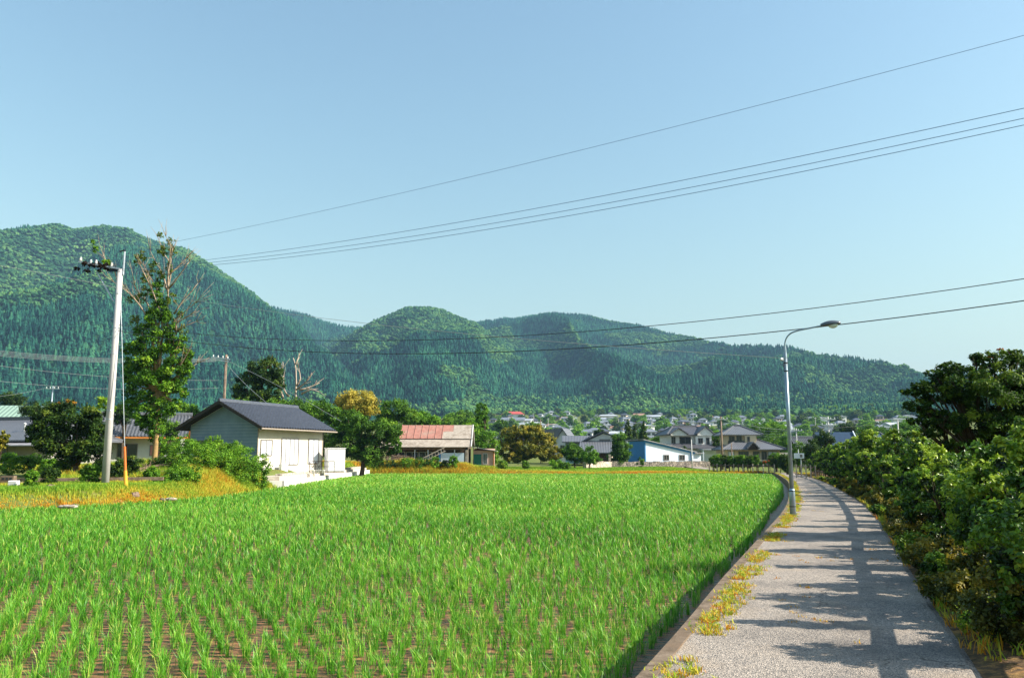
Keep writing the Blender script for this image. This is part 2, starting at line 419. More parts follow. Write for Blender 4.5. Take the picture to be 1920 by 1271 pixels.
ck = t.nodes.new('ShaderNodeTexVoronoi'); ck.feature = 'DISTANCE_TO_EDGE'; ck.inputs['Scale'].default_value = .55; t.links.new(va.outputs[0], ck.inputs['Vector'])
ckm = t.nodes.new('ShaderNodeMath'); ckm.operation = 'MULTIPLY'; t.links.new(maprange(t, ck.outputs['Distance'], .002, .008, .6, 0), ckm.inputs[0]); t.links.new(maprange(t, noise(t, v, .37, 2), .52, .60, 0, 1), ckm.inputs[1])
c = mixc(t, c, (.05,.035,.025), ckm.outputs[0])
t.links.new(c, b.inputs['Base Color']); b.inputs['Roughness'].default_value = .85; b.inputs['Specular IOR Level'].default_value = .3
bump(t, b, vo.outputs['Distance'], .7, .012); M_ASPH = m
edge = lambda s_, j: (.10*(float(vnoise(s_*.9, 3.3, 5))-.5) + .05*(float(vnoise(s_*4, 1.3, 6))-.5)) if j == 8 else 0
strip(list(np.linspace(.14, 2.28, 8)) + [2.40], [.0]*8 + [-.035], M_ASPH, 'path', jit=edge)
M_CONC = surf('old_concrete', (.24,.18,.13), (.10,.07,.045), 5.5, .9, .2, .7, dirt=(.13,.08,.045), dirtscale=1.6)
strip([0, 0, .015, .14, .145], [-.95, -.015, .012, .014, -.05], M_CONC, 'kerb')
# leaf litter on the verge under the hedge
m = bpy.data.materials.new('verge_litter'); t, b, o = nodes(m)
v = coords(t); n1 = noise(t, v, 9, 8, .75); n2 = noise(t, v, 1.3, 4)
c = ramp(t, [(.035,.02,.01,.34),(.12,.065,.025,.48),(.36,.19,.055,.60),(.50,.32,.12,.75)], n1)
c = mixc(t, c, (.10,.12,.02), maprange(t, n2, .52, .7, 0, .7)); t.links.new(c, b.inputs['Base Color']); b.inputs['Roughness'].default_value = .95
bump(t, b, n1, 1.0, .05)
strip([2.34, 2.6, 3.2, 3.9, 5.2], [-.02, .03, .05, .04, -.06], m, 'verge', s0=2, s1=s_at_y(95), jit=lambda s_, j: .0)

# ------------------------------------------------------------------ hills
def azel(px, py):
    r = ray(px, py); return math.atan2(r[0], r[1]), r[2] / math.hypot(r[0], r[1])
def layer(sil, dist, base, seed, amp, spur):
    a = np.array([azel(*p) for p in sil])
    return dict(az=a[:, 0], el=a[:, 1], d=[(azel(p, 700)[0], q) for p, q in dist], b=[(azel(p, 700)[0], q) for p, q in base], seed=seed, amp=amp, spur=spur)
LAY = [
 layer([(-900,520),(-500,470),(-200,455),(0,437),(60,438),(95,431),(140,438),(190,427),(240,436),(275,453),(310,462),(350,470),(400,501),(440,530),(480,560),(520,592),(560,622),(600,660),(650,705),(700,748),(760,782),(830,812)],
       [(-900,2200),(0,2100),(250,2000),(450,1750),(650,1400),(830,1150)], [(-900,760),(0,760),(300,820),(500,880),(650,930),(830,1040)], 3, 120, 260),
 layer([(380,560),(480,572),(520,580),(560,590),(600,604),(640,615),(665,618),(720,625),(800,640)], [(380,2500),(800,2500)], [(380,1500),(800,1600)], 9, 80, 260),
 layer([(540,745),(600,680),(625,652),(680,617),(720,598),(757,583),(800,580),(830,586),(850,595),(890,610),(940,645),(980,675),(1010,705),(1060,745),(1110,775)],
       [(540,1750),(700,1900),(830,1850),(1000,1650),(1110,1350)], [(540,1300),(700,1030),(830,930),(1000,980),(1110,1080)], 21, 55, 190),
 layer([(700,680),(820,640),(880,617),(930,610),(1000,594),(1040,591),(1100,597),(1150,605),(1200,615),(1260,633),(1300,645),(1370,660),(1430,663),(1500,673),(1560,685),(1620,698),(1690,710),(1760,719),(1850,728),(1960,740),(2300,765),(2700,790)],
       [(700,2500),(1050,2500),(1400,2300),(1700,2300),(2700,2600)], [(700,1250),(1050,1120),(1300,1010),(1700,860),(2700,850)], 33, 105, 270),
]
def layer_z(L, az, r):
    x = r*np.sin(az); y = r*np.cos(az)
    el = np.interp(az, L['az'], L['el']); D = np.interp(az, *zip(*L['d'])); B = np.interp(az, *zip(*L['b']))
    D = D * (1 + .05*(vnoise(az*14, 0*az, L['seed']+5)-.5)); B = B*(1 + .16*(fbm(az*22, 0*az, L['seed']+6)-.5))
    hc = CAM_Z + el * D; v0 = valley(B*np.sin(az), B*np.cos(az))
    tt = (r - B) / (D - B); tc = np.clip(tt, 0, 1)
    z = v0 + (hc - v0) * (.72*tc + .28*np.sin(tc*pi/2)**1.3)
    sp = (1 - 2*np.abs(fbm(x/L['spur']+3, y/(L['spur']*2.2), L['seed'], 3) - .5)*1.6) - .72
    z = z + L['amp'] * sp * np.sin(np.clip(tc, 0, 1)*pi)**.8 * 1.0
    z = z + 12*(fbm(x/60, y/60, L['seed']+2, 3)-.5) * sstep(0, .15, tt) * (1-.75*sstep(.85, 1, tt))
    z = np.where(tt > 1, hc - (r - D)*.45, z)
    z = np.where((tt < 0) | (az < L['az'][0]) | (az > L['az'][-1]), -60, z)
    return z
def hill_z(az, r):
    zz = np.stack([layer_z(L, az, r) for L in LAY]); return zz.max(0), zz.argmax(0)
haz = np.linspace(-.92, .92, 620); hr = np.linspace(440, 3300, 330)
HA, HR = np.meshgrid(haz, hr); hz, _ = hill_z(HA.ravel(), HR.ravel()); 
hx = HR.ravel()*np.sin(HA.ravel()); hy = HR.ravel()*np.cos(HA.ravel())
hz = np.maximum(hz, valley(hx, hy) - 6)
m = bpy.data.materials.new('hill_undergrowth'); t, b, o = nodes(m)
c = ramp(t, [(.008,.03,.016),(.02,.06,.025)], noise(t, coords(t), .03, 6)); t.links.new(c, b.inputs['Base Color']); b.inputs['Roughness'].default_value = 1; b.inputs['Specular IOR Level'].default_value = 0
link('hills', np_mesh('hills', np.stack([hx, hy, hz], 1), gridfaces(len(hr), len(haz)), smooth=True), m, kind='structure')

# forest trees: a few small tree shapes placed by geometry nodes
SRC = bpy.data.collections.new('forest_shapes')
def conifer_mesh(seed, tiers=4, n=7):
    rg = np.random.default_rng(seed); V = []; F = []; T = []
    for k in range(tiers):
        z0 = .10 + .9*k/tiers*.92; z1 = min(1.0, z0 + .9/tiers*1.5); r_ = .24*(1 - k/tiers)**.8 + .02
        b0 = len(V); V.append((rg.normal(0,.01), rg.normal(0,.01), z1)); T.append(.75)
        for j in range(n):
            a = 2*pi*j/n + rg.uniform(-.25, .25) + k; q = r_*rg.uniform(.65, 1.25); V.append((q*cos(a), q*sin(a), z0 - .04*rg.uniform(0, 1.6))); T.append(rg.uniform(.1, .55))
        for j in range(n): F.append((b0, b0+1+j, b0+1+(j+1) % n))
    return np_mesh('conifer', np.array(V), np.array(F), np.array(T))
def round_mesh(seed):
    rg = np.random.default_rng(seed); V = []; F = []; T = []
    for k in range(9):
        c = rg.normal(size=3); c /= np.linalg.norm(c); c = c*[.27,.27,.22]*rg.uniform(.5,1) + [0,0,.55]; rr = rg.uniform(.12,.24)
        b0 = len(V); tk = rg.uniform(-.15,.15)
        ring = [(0,0,1)] + [(cos(a)*sin(p), sin(a)*sin(p), cos(p)) for p in (.9, 1.8) for a in np.linspace(0, 2*pi, 6, endpoint=False)]
        for q in ring:
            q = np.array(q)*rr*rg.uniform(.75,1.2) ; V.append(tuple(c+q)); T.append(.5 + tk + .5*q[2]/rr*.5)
        for j in range(6):
            F.append((b0, b0+1+j, b0+1+(j+1)%6)); F.append((b0+1+j, b0+7+j, b0+7+(j+1)%6)); F.append((b0+1+j, b0+7+(j+1)%6, b0+1+(j+1)%6))
    return np_mesh('broadleaf', np.array(V), np.array(F), np.clip(T, 0, 1))
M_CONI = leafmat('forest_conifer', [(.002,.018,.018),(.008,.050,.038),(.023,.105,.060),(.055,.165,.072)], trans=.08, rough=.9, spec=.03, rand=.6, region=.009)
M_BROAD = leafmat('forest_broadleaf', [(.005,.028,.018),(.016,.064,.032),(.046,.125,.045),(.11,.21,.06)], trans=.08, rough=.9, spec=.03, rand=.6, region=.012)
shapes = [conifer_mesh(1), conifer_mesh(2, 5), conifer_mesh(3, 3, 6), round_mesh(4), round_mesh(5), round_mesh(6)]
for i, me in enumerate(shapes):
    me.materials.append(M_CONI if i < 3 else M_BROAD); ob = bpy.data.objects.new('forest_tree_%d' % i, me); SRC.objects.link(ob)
def scatter_object(name, pts, scl, rz, idx, coll, label, cat):
    me = bpy.data.meshes.new(name); me.vertices.add(len(pts)); me.vertices.foreach_set('co', np.asarray(pts, np.float32).ravel())
    a = me.attributes.new('scl', 'FLOAT_VECTOR', 'POINT'); a.data.foreach_set('vector', np.asarray(scl, np.float32).ravel())
    a = me.attributes.new('rot', 'FLOAT_VECTOR', 'POINT'); q = np.zeros((len(pts), 3), np.float32); q[:, 2] = rz; a.data.foreach_set('vector', q.ravel())
    a = me.attributes.new('idx', 'INT', 'POINT'); a.data.foreach_set('value', np.asarray(idx, np.int32))
    o = bpy.data.objects.new(name, me); COL.objects.link(o); tag(o, label, cat, kind='stuff')
    ng = bpy.data.node_groups.new(name, 'GeometryNodeTree')
    ng.interface.new_socket('Geometry', in_out='INPUT', socket_type='NodeSocketGeometry'); ng.interface.new_socket('Geometry', in_out='OUTPUT', socket_type='NodeSocketGeometry')
    N = ng.nodes; gi = N.new('NodeGroupInput'); go = N.new('NodeGroupOutput'); ip = N.new('GeometryNodeInstanceOnPoints'); ci = N.new('GeometryNodeCollectionInfo')
    ci.inputs['Collection'].default_value = coll; ci.inputs['Separate Children'].default_value = True; ci.inputs['Reset Children'].default_value = True
    def attr(nm, ty):
        q = N.new('GeometryNodeInputNamedAttribute'); q.data_type = ty; q.inputs[0].default_value = nm
        return [s_ for s_ in q.outputs if s_.enabled and s_.name == 'Attribute'][0]
    ng.links.new(gi.outputs[0], ip.inputs['Points']); ng.links.new(ci.outputs[0], ip.inputs['Instance'])
    ip.inputs['Pick Instance'].default_value = True
    ng.links.new(attr('idx', 'INT'), ip.inputs['Instance Index']); ng.links.new(attr('rot', 'FLOAT_VECTOR'), ip.inputs['Rotation']); ng.links.new(attr('scl', 'FLOAT_VECTOR'), ip.inputs['Scale'])
    ng.links.new(ip.outputs[0], go.inputs[0])
    md = o.modifiers.new('scatter', 'NODES'); md.node_group = ng
    return o
pts = []; lay = []
for r0_, r1_, sp in ((640, 1100, 4.9), (1100, 1600, 5.5), (1600, 2200, 6.4), (2200, 2700, 7.6)):
    rr = np.arange(r0_, r1_, sp*.93)
    for r_ in rr:
        a = np.arange(-.68, .66, sp / r_); a = a + RNG.uniform(-.45, .45, len(a))*sp/r_; q = r_ + RNG.uniform(-.9, .9, len(a))*sp
        pts.append(np.stack([a, q], 1))
pts = np.concatenate(pts)
z_, li = hill_z(pts[:, 0], pts[:, 1]); X_ = pts[:, 1]*np.sin(pts[:, 0]); Y_ = pts[:, 1]*np.cos(pts[:, 0])
vz = valley(X_, Y_); keep = (z_ > vz - 1) | ((pts[:, 1] > 1010 - 190*sstep(.12, .38, pts[:, 0])) & (pts[:, 0] > -.1)); z_ = np.maximum(z_, vz)
# keep only what faces this side of the crests
Dc = np.stack([np.interp(pts[:, 0], *zip(*L['d'])) * 1.03 for L in LAY])[li, np.arange(len(li))]
keep &= pts[:, 1] < Dc + 25
X_, Y_, z_, li, rr_ = X_[keep], Y_[keep], z_[keep], li[keep], pts[keep, 1]
hrel = z_ / 500.0
bn = fbm(X_/150, Y_/150, 77, 3) + .12*fbm(X_/25, Y_/25, 78, 2)
thr = np.select([li == 0, li == 1, li == 2, li == 3], [.60 - .14*sstep(.45, .8, hrel), .55, .60 - .30*sstep(.22, .42, hrel), .55], .6)
foot = z_ < valley(X_, Y_) + 14
broad = (bn > thr+.02) | (foot & (RNG.random(len(X_)) < .5))
idx = np.where(broad, RNG.integers(3, 6, len(X_)), RNG.integers(0, 3, len(X_)))
patchy = .8 + .5*fbm(X_/90, Y_/90, 5, 2)
hgt = np.where(broad, RNG.uniform(5, 12, len(X_)), RNG.uniform(6, 15, len(X_))) * patchy
wid = np.where(broad, RNG.uniform(6, 12, len(X_)), RNG.uniform(9, 15, len(X_))) * (.9 + rr_/5000)
scl = np.stack([wid, wid, hgt], 1)
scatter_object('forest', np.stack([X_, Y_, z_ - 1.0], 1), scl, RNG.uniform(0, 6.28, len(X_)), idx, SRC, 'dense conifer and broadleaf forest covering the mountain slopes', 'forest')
print('forest trees', len(X_))
# ------------------------------------------------------------------ rice and grasses
def blades(base, h, width, tint, rng, splay=.35, arc=.5):
    n = len(base); a = rng.uniform(0, 2*pi, n); s = splay*rng.uniform(.1, 1, n)*h
    d = np.stack([np.cos(a), np.sin(a), 0*a], 1); pz = np.stack([-np.sin(a), np.cos(a), 0*a], 1)
    q = rng.uniform(-1, 1, n)[:, None]; pw = pz*np.cos(q) + d*np.sin(q); wv = (width*rng.uniform(.7, 1.3, n))[:, None]
    m_ = base + d*(s*.35)[:, None] + np.stack([0*h, 0*h, h*.62], 1); tp = base + d*s[:, None] + np.stack([0*h, 0*h, h*(1-arc*.18*rng.uniform(0, 1, n))], 1)
    V = np.empty((n, 6, 3)); V[:, 0] = base - pw*wv*.35; V[:, 1] = base + pw*wv*.35; V[:, 2] = m_ + pw*wv*.5; V[:, 3] = m_ - pw*wv*.5
    V[:, 4] = tp + pw*wv*.06; V[:, 5] = tp - pw*wv*.06
    i = np.arange(n)[:, None]*6
    F = np.stack([i + [0, 1, 2, 3], i + [3, 2, 4, 5]], 1).reshape(-1, 4)
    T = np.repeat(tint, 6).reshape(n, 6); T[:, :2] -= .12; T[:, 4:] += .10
    return V.reshape(-1, 3), F, np.clip(T, 0, 1).ravel()
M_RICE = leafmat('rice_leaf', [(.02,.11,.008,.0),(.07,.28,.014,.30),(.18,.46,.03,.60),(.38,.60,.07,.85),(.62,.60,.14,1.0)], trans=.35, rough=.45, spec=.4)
M_GRASS = leafmat('bank_grass', [(.55,.19,.02,.0),(.60,.34,.03,.22),(.48,.46,.05,.42),(.24,.38,.03,.68),(.10,.26,.02,1.0)], trans=.3, rough=.7, spec=.15)
rg = np.random.default_rng(5)
ang = R(-25); du = np.array([sin(ang), cos(ang)]); dv = np.array([cos(ang), -sin(ang)])
U_, W_ = np.meshgrid(np.arange(-40, 120, .21), np.arange(-80, 80, .242))
jt = sstep(8, 22, U_); U_ = U_ + rg.normal(0, .035, U_.shape); W_ = W_ + rg.normal(0, 1, U_.shape)*(.030 + .040*jt) + .05*np.sin(U_*.22)
RX = (U_*du[0] + W_*dv[0]).ravel(); RY = (U_*du[1] + W_*dv[1]).ravel()
k = (RY > 3.5) & (RY < 91) & (np.abs(RX) < .80*RY + 1.0) & (RX > -61)
RX, RY = RX[k], RY[k]
k = (sdist(RX, RY) < -.22) & (kerb_d(RX, RY) < -.72 + .4*sstep(28, 45, RY))
miss = vnoise(RX*1.5, RY*1.5, 41); k &= ~((miss > .93) & (RY < 25)) & (rg.random(len(RX)) > .06)
RX, RY = RX[k], RY[k]
parts = []
for y0, y1, nb, wd in ((3, 12, 34, .0062), (12, 18, 19, .009), (18, 32, 10, .015), (32, 55, 6, .024), (55, 92, 3, .042)):
    q = (RY >= y0) & (RY < y1); x = np.repeat(RX[q], nb); y = np.repeat(RY[q], nb); n = len(x)
    sizeT = .19 + .10*fbm(RX[q]*.35, RY[q]*.35, 51, 3) + rg.normal(0, .035, q.sum())
    grow = sstep(6, 20, RY[q])*.05; h = np.repeat(sizeT + grow, nb)*rg.uniform(.6, 1.08, n)
    base = np.stack([x + rg.normal(0, .022, n), y + rg.normal(0, .022, n), np.full(n, FZ)], 1)
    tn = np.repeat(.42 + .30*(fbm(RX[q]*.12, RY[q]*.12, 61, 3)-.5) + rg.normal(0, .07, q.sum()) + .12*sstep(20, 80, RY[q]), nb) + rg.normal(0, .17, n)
    tn = np.where(rg.random(n) < .04, .97, tn)
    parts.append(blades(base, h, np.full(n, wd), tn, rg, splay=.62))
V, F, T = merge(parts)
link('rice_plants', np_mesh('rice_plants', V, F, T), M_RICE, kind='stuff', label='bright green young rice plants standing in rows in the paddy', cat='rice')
print('rice quads', len(F))
def patch_pts(n, x0, x1, y0, y1, cond):
    x = rg.uniform(x0, x1, n); y = rg.uniform(y0, y1, n); k = cond(x, y); return x[k], y[k]
def grass(name, x, y, per, h0, h1, width, tfun, label, mat=None, spread=.08, hf=None, kind='stuff', splay=.5):
    X = np.repeat(x, per) + rg.normal(0, spread, len(x)*per); Y = np.repeat(y, per) + rg.normal(0, spread, len(x)*per)
    Z = H(X, Y) - .03; h = rg.uniform(h0, h1, len(X)); 
    if hf is not None: h = h * hf(X, Y)
    T = tfun(X, Y) + rg.normal(0, .12, len(X))
    V, F, T = blades(np.stack([X, Y, Z], 1), h, np.full(len(X), width), T, rg, splay=splay)
    return link(name, np_mesh(name, V, F, T), mat or M_GRASS, kind=kind, label=label, cat='grass')
# left bank: low orange grass at the paddy edge, taller green above
def leftcond(a, b_): return lambda x, y: (lambda s: (s > a) & (s < b_))(sdist(x, y))
x, y = patch_pts(32000, -34, -15.5, 27, 60, lambda x, y: (sdist(x, y) > .05) & (sdist(x, y) < 5) & (x/y > -.72) & ~((x > -18.5) & (y > 54)))
grass('bank_grass', x, y, 13, .10, .36, .022, lambda x, y: .20 + .55*sstep(.6, 2.2, sdist(x, y)) + .5*(fbm(x*.5, y*.5, 8)-.5), 'orange and yellow-green grass on the bank left of the paddy', hf=lambda x, y: (.80 + .45*sstep(.5, 3, sdist(x, y)) + 1.2*(fbm(x*.4, y*.4, 4)-.4)) * (.6 + .4*sstep(42, 47, y)))
x, y = patch_pts(30000, -26, -15.6, 39, 57, lambda x, y: (sdist(x, y) > .4) & (x > -26 + (y-39)*.1) & (fbm(x*.3, y*.3, 14) > .30))
grass('tall_meadow_grass', x, y, 7, .25, .75, .03, lambda x, y: .50 + .9*(fbm(x*.35, y*.35, 18)-.5), 'tall yellow-green grass rising toward the white house', hf=lambda x, y: (.5 + .8*sstep(.4, 4, sdist(x, y)))*(.35 + .95*sstep(42, 48, y)))
x, y = patch_pts(26000, -48, -15, 60, 92, lambda x, y: (sdist(x, y) > .3) & (x/y > -.72) & ((x < -34) | (y > 80)))
grass('yard_grass', x, y, 5, .1, .45, .05, lambda x, y: .62 + .8*(fbm(x*.2, y*.2, 28)-.5), 'green and yellow grass round the houses on the left')
x, y = patch_pts(30000, -34, 29, 92, 97.5, lambda x, y: (sdist(x, y) > .1) & (kerb_d(x, y) < -.2))
grass('field_edge_grass', x, y, 5, .06, .34, .05, lambda x, y: .22 + .35*sstep(93, 97, y) + 1.0*(fbm(x*.3, y*.5, 38)-.5), 'orange dry grass along the far edge of the paddy', hf=lambda x, y: np.where(x < -2, 1.8, .45 + .8*(fbm(x*.5, y*.5, 44)-.3)))
x, y = patch_pts(44000, -30, 24, 96, 123, lambda x, y: kerb_d(x, y) < -.3)
grass('far_field_grass', x, y, 4, .10, .28, .06, lambda x, y: .72 + .45*(fbm(x*.12, y*.2, 39)-.5), 'light green grass field between paddy and stone wall')
x, y = patch_pts(9000, -22, -1, 92.3, 96.5, lambda x, y: (x > -17))
k = rg.random(len(x)) < 1 - .8*sstep(-6, -1, x); x, y = x[k], y[k]
grass('tall_shed_grass', x, y, 7, .3, 1.05, .05, lambda x, y: .35 + .6*(fbm(x*.3, y*.3, 68)-.5), 'tall yellow grass and weeds in front of the red roofed shed', hf=lambda x, y: (.35 + 1.0*fbm(x*.5, y*.5, 69))*(.25 + .75*sstep(-1, -7, x)))
# weeds along the kerb and in cracks of the path
def weeds(name, ss, off, per, h0, h1, wd, tmean, tv, label, splay=1.3, dz=.0):
    base = np.array([along(s_, o_, dz) for s_, o_ in zip(ss, off)]); X = np.repeat(base, per, 0); X[:, :2] += rg.normal(0, .028, (len(X), 2))
    tt = np.repeat(rg.normal(tmean, tv, len(ss)), per) + rg.normal(0, .08, len(X))
    V, F, T = blades(X, rg.uniform(h0, h1, len(X)), np.full(len(X), wd), tt, rg, splay=splay)
    return link(name, np_mesh(name, V, F, T), M_GRASS, kind='stuff', label=label, cat='weeds')
n = 5200; ss = rg.uniform(14, KS[-1]*.8, n); off = rg.normal(.27, .09, n)
k = vnoise(ss*1.1, ss*0+.5, 91) + .4*(vnoise(ss*4, ss*0, 92)-.5) > .30; k &= (off > .08)
weeds('kerb_weeds', ss[k], off[k], 12, .01, .06, .010, .42, .18, 'low yellow and green weeds growing along the kerb')
n = 500; ss = rg.uniform(18, 60, n); off = rg.uniform(.6, 2.3, n); k = (vnoise(ss*.9, off*2.0, 93) > .74)
weeds('path_weeds', ss[k], off[k], 10, .008, .03, .008, .2, .12, 'thin dry weeds in the cracks of the path')
n = 4200; ss = rg.uniform(14, KS[-1]*.72, n); off = rg.uniform(2.32, 3.7, n); k = vnoise(ss*.8, off*1.5, 95) > .45
weeds('verge_weeds', ss[k], off[k], 9, .03, .16, .012, .40, .2, 'dry grass and weeds on the verge under the hedge', splay=1.0, dz=.02)
# ------------------------------------------------------------------ building kit
M_TILE = surf('dark_roof_tile', (.070,.080,.105), (.040,.046,.062), 5, .42, .5, .15)
M_TILEG = surf('grey_roof_tile', (.13,.135,.15), (.075,.08,.09), 4, .5, .4, .2)
M_WHITE = surf('white_siding', (.64,.60,.52), (.52,.49,.42), 1.5, .7, .3, .08, dirt=(.50,.46,.40), dirtscale=.5)
M_PLAST = surf('white_plaster', (.66,.65,.62), (.56,.55,.52), 1.5, .8, .2, .1)
M_CREAM = surf('cream_wall', (.62,.50,.34), (.55,.43,.28), 1.5, .8, .2, .15)
M_FRAME = surf('window_frame', (.22,.19,.17), (.16,.14,.13), 8, .5, .4, 0)
M_FRAMEW = surf('pale_frame', (.6,.6,.6), None, 8, .5, .4, 0)
M_FASCIA = surf('dark_fascia', (.06,.045,.035), (.035,.028,.022), 6, .7, .2, .2)
M_GUTTER = surf('gutter', (.36,.30,.24), None, 5, .5, .4, 0)
M_WHITEP = surf('white_paint', (.82,.82,.82), (.74,.74,.74), 3, .45, .4, .05)
M_CURT = surf('white_curtain', (.62,.65,.70), (.50,.53,.59), 9, .35, .6, .1)
M_GLASS = surf('dark_window_glass', (.03,.04,.05), (.02,.025,.03), 2, .12, .7, 0)
M_WOODD = surf('dark_timber', (.07,.045,.03), (.035,.022,.016), 9, .85, .15, .5)
M_BLUEW = surf('blue_siding', (.055,.24,.52), (.045,.19,.43), 3, .6, .3, .1)
M_PALEB = surf('pale_blue_siding', (.70,.76,.84), (.60,.67,.76), 1.2, .6, .3, .1)
M_SLATE = surf('grey_metal_roof', (.36,.35,.36), (.24,.23,.25), 1.4, .6, .3, .2, dirt=(.14,.11,.10), dirtscale=.8)
M_STONE = None
def stone_mat(name, scale, cols, joint=(.05,.045,.04)):
    m = bpy.data.materials.new(name); t, b, o = nodes(m); v = coords(t)
    vo = t.nodes.new('ShaderNodeTexVoronoi'); vo.inputs['Scale'].default_value = scale; t.links.new(v, vo.inputs['Vector'])
    ve = t.nodes.new('ShaderNodeTexVoronoi'); ve.feature = 'DISTANCE_TO_EDGE'; ve.inputs['Scale'].default_value = scale; t.links.new(v, ve.inputs['Vector'])
    c = ramp(t, cols, vo.outputs['Color']); c = mixc(t, joint, c, maprange(t, ve.outputs['Distance'], .02, .10))
    t.links.new(c, b.inputs['Base Color']); b.inputs['Roughness'].default_value = .9; bump(t, b, ve.outputs['Distance'], .8, .06); return m
M_STONE = stone_mat('rubble_stone', 3.2, [(.12,.10,.09),(.30,.25,.20),(.46,.38,.31)])
M_STONEP = stone_mat('pale_stone', 3.0, [(.32,.26,.21),(.50,.42,.34),(.66,.58,.49)], (.2,.16,.12))
def slope_grid(m, x0, x1, ya, za, yb, zb, wl=.28, amp=.03, rows=None, steps=None):
    """wavy tiled slope between the ridge line (ya,za) and the eave line (yb,zb), running along x"""
    L = math.hypot(yb-ya, zb-za); rows = rows or max(4, int(L/.26)); nx = max(8, int((x1-x0)/wl*4)); n_ = np.array([0, -(zb-za), (yb-ya)])/L
    if n_[2] < 0: n_ = -n_
    vs = []
    for r_ in range(rows):
        for e in (0, 1):
            f = (r_+e)/rows; lift = .005 + .028*e
            for i in range(nx+1):
                xx = x0+(x1-x0)*i/nx; w_ = amp*math.cos(2*pi*xx/wl)
                vs.append((xx, ya+(yb-ya)*f + n_[1]*(lift+w_), za+(zb-za)*f + n_[2]*(lift+w_)))
    fs = [(r_*(nx+1)+i, r_*(nx+1)+i+1, (r_+1)*(nx+1)+i+1, (r_+1)*(nx+1)+i) for r_ in range(2*rows-1) for i in range(nx)]
    if ya > yb: fs = [f[::-1] for f in fs]
    return m.add(vs, [f[::-1] for f in fs])
def gable(parent, x0, x1, y0, y1, ze, zr, mat, yr=None, th=.14, wl=.28, amp=.03, under=None, name='roof', cap=True):
    """gable roof, ridge along x; y0,y1 eaves"""
    yr = (y0+y1)/2 if yr is None else yr; m = MB(); slope_grid(m, x0, x1, yr, zr, y0, ze, wl, amp); slope_grid(m, x0, x1, yr, zr, y1, ze, wl, amp)
    if cap: m.prism([(yr-.14, zr-.02), (yr-.10, zr+.16), (yr-.05, zr+.23), (yr+.05, zr+.23), (yr+.10, zr+.16), (yr+.14, zr-.02)], x0-.02, x1+.02)
    r_ = m.build(name, mat, parent)
    e = .03; d = MB().prism([(y0+e, ze-.05), (yr, zr-.05), (y1-e, ze-.05), (y1-e, ze-.05-th), (yr, zr-.05-th*1.1), (y0+e, ze-.05-th)], x0+.03, x1-.03)
    d.build('soffit', under or M_FASCIA, r_)
    return r_
def hip(parent, x0, x1, y0, y1, ze, zr, mat, hx=None, name='roof', th=.12):
    """hip roof with ridge along x, with upturned tile ridges"""
    hx = (y1-y0)/2 if hx is None else hx; ym = (y0+y1)/2; m = MB()
    a, b_ = (x0+hx, ym, zr), (x1-hx, ym, zr); c = [(x0,y0,ze),(x1,y0,ze),(x1,y1,ze),(x0,y1,ze)]
    m.add([*c, a, b_], [(0,1,5,4), (1,2,5), (2,3,4,5), (3,0,4)])
    m.add([(x0,y0,ze-th),(x1,y0,ze-th),(x1,y1,ze-th),(x0,y1,ze-th),*c], [(3,2,1,0),(0,1,5,4),(1,2,6,5),(2,3,7,6),(3,0,4,7)])
    r_ = m.build(name, mat, parent); q = MB(); q.bar((a[0]-.1,a[1],zr+.08), (b_[0]+.1,b_[1],zr+.08), .3, .28)
    for p_, e in ((c[0], a), (c[3], a), (c[1], b_), (c[2], b_)):
        q.bar(np.array(p_)+(0,0,.06), np.array(e)+(0,0,.04), .2, .18)
    q.build('ridge', M_TILEG if mat is not M_TILEG else M_TILE, r_); return r_
def m_tilebands(name, col, col2, wl=.3, axis='X'):
    m = bpy.data.materials.new(name); t, b, o = nodes(m); v = coords(t)
    wv = t.nodes.new('ShaderNodeTexWave'); wv.bands_direction = axis; wv.inputs['Scale'].default_value = 1/wl/ (2*pi) * 2*pi * .33; wv.inputs['Distortion'].default_value = .2
    t.links.new(v, wv.inputs['Vector']); n1 = noise(t, v, 1.2, 5)
    c = mixc(t, ramp(t, [col2, col], n1), tuple(x*.45 for x in col2), maprange(t, wv.outputs['Fac'], .1, .5, .7, 0)); t.links.new(c, b.inputs['Base Color'])
    b.inputs['Roughness'].default_value = .5; bump(t, b, wv.outputs['Fac'], .6, .05); return m
M_HIPT = m_tilebands('banded_roof_tile', (.17,.175,.20), (.10,.105,.12))
M_HIPD = m_tilebands('banded_dark_tile', (.10,.10,.12), (.05,.05,.06))
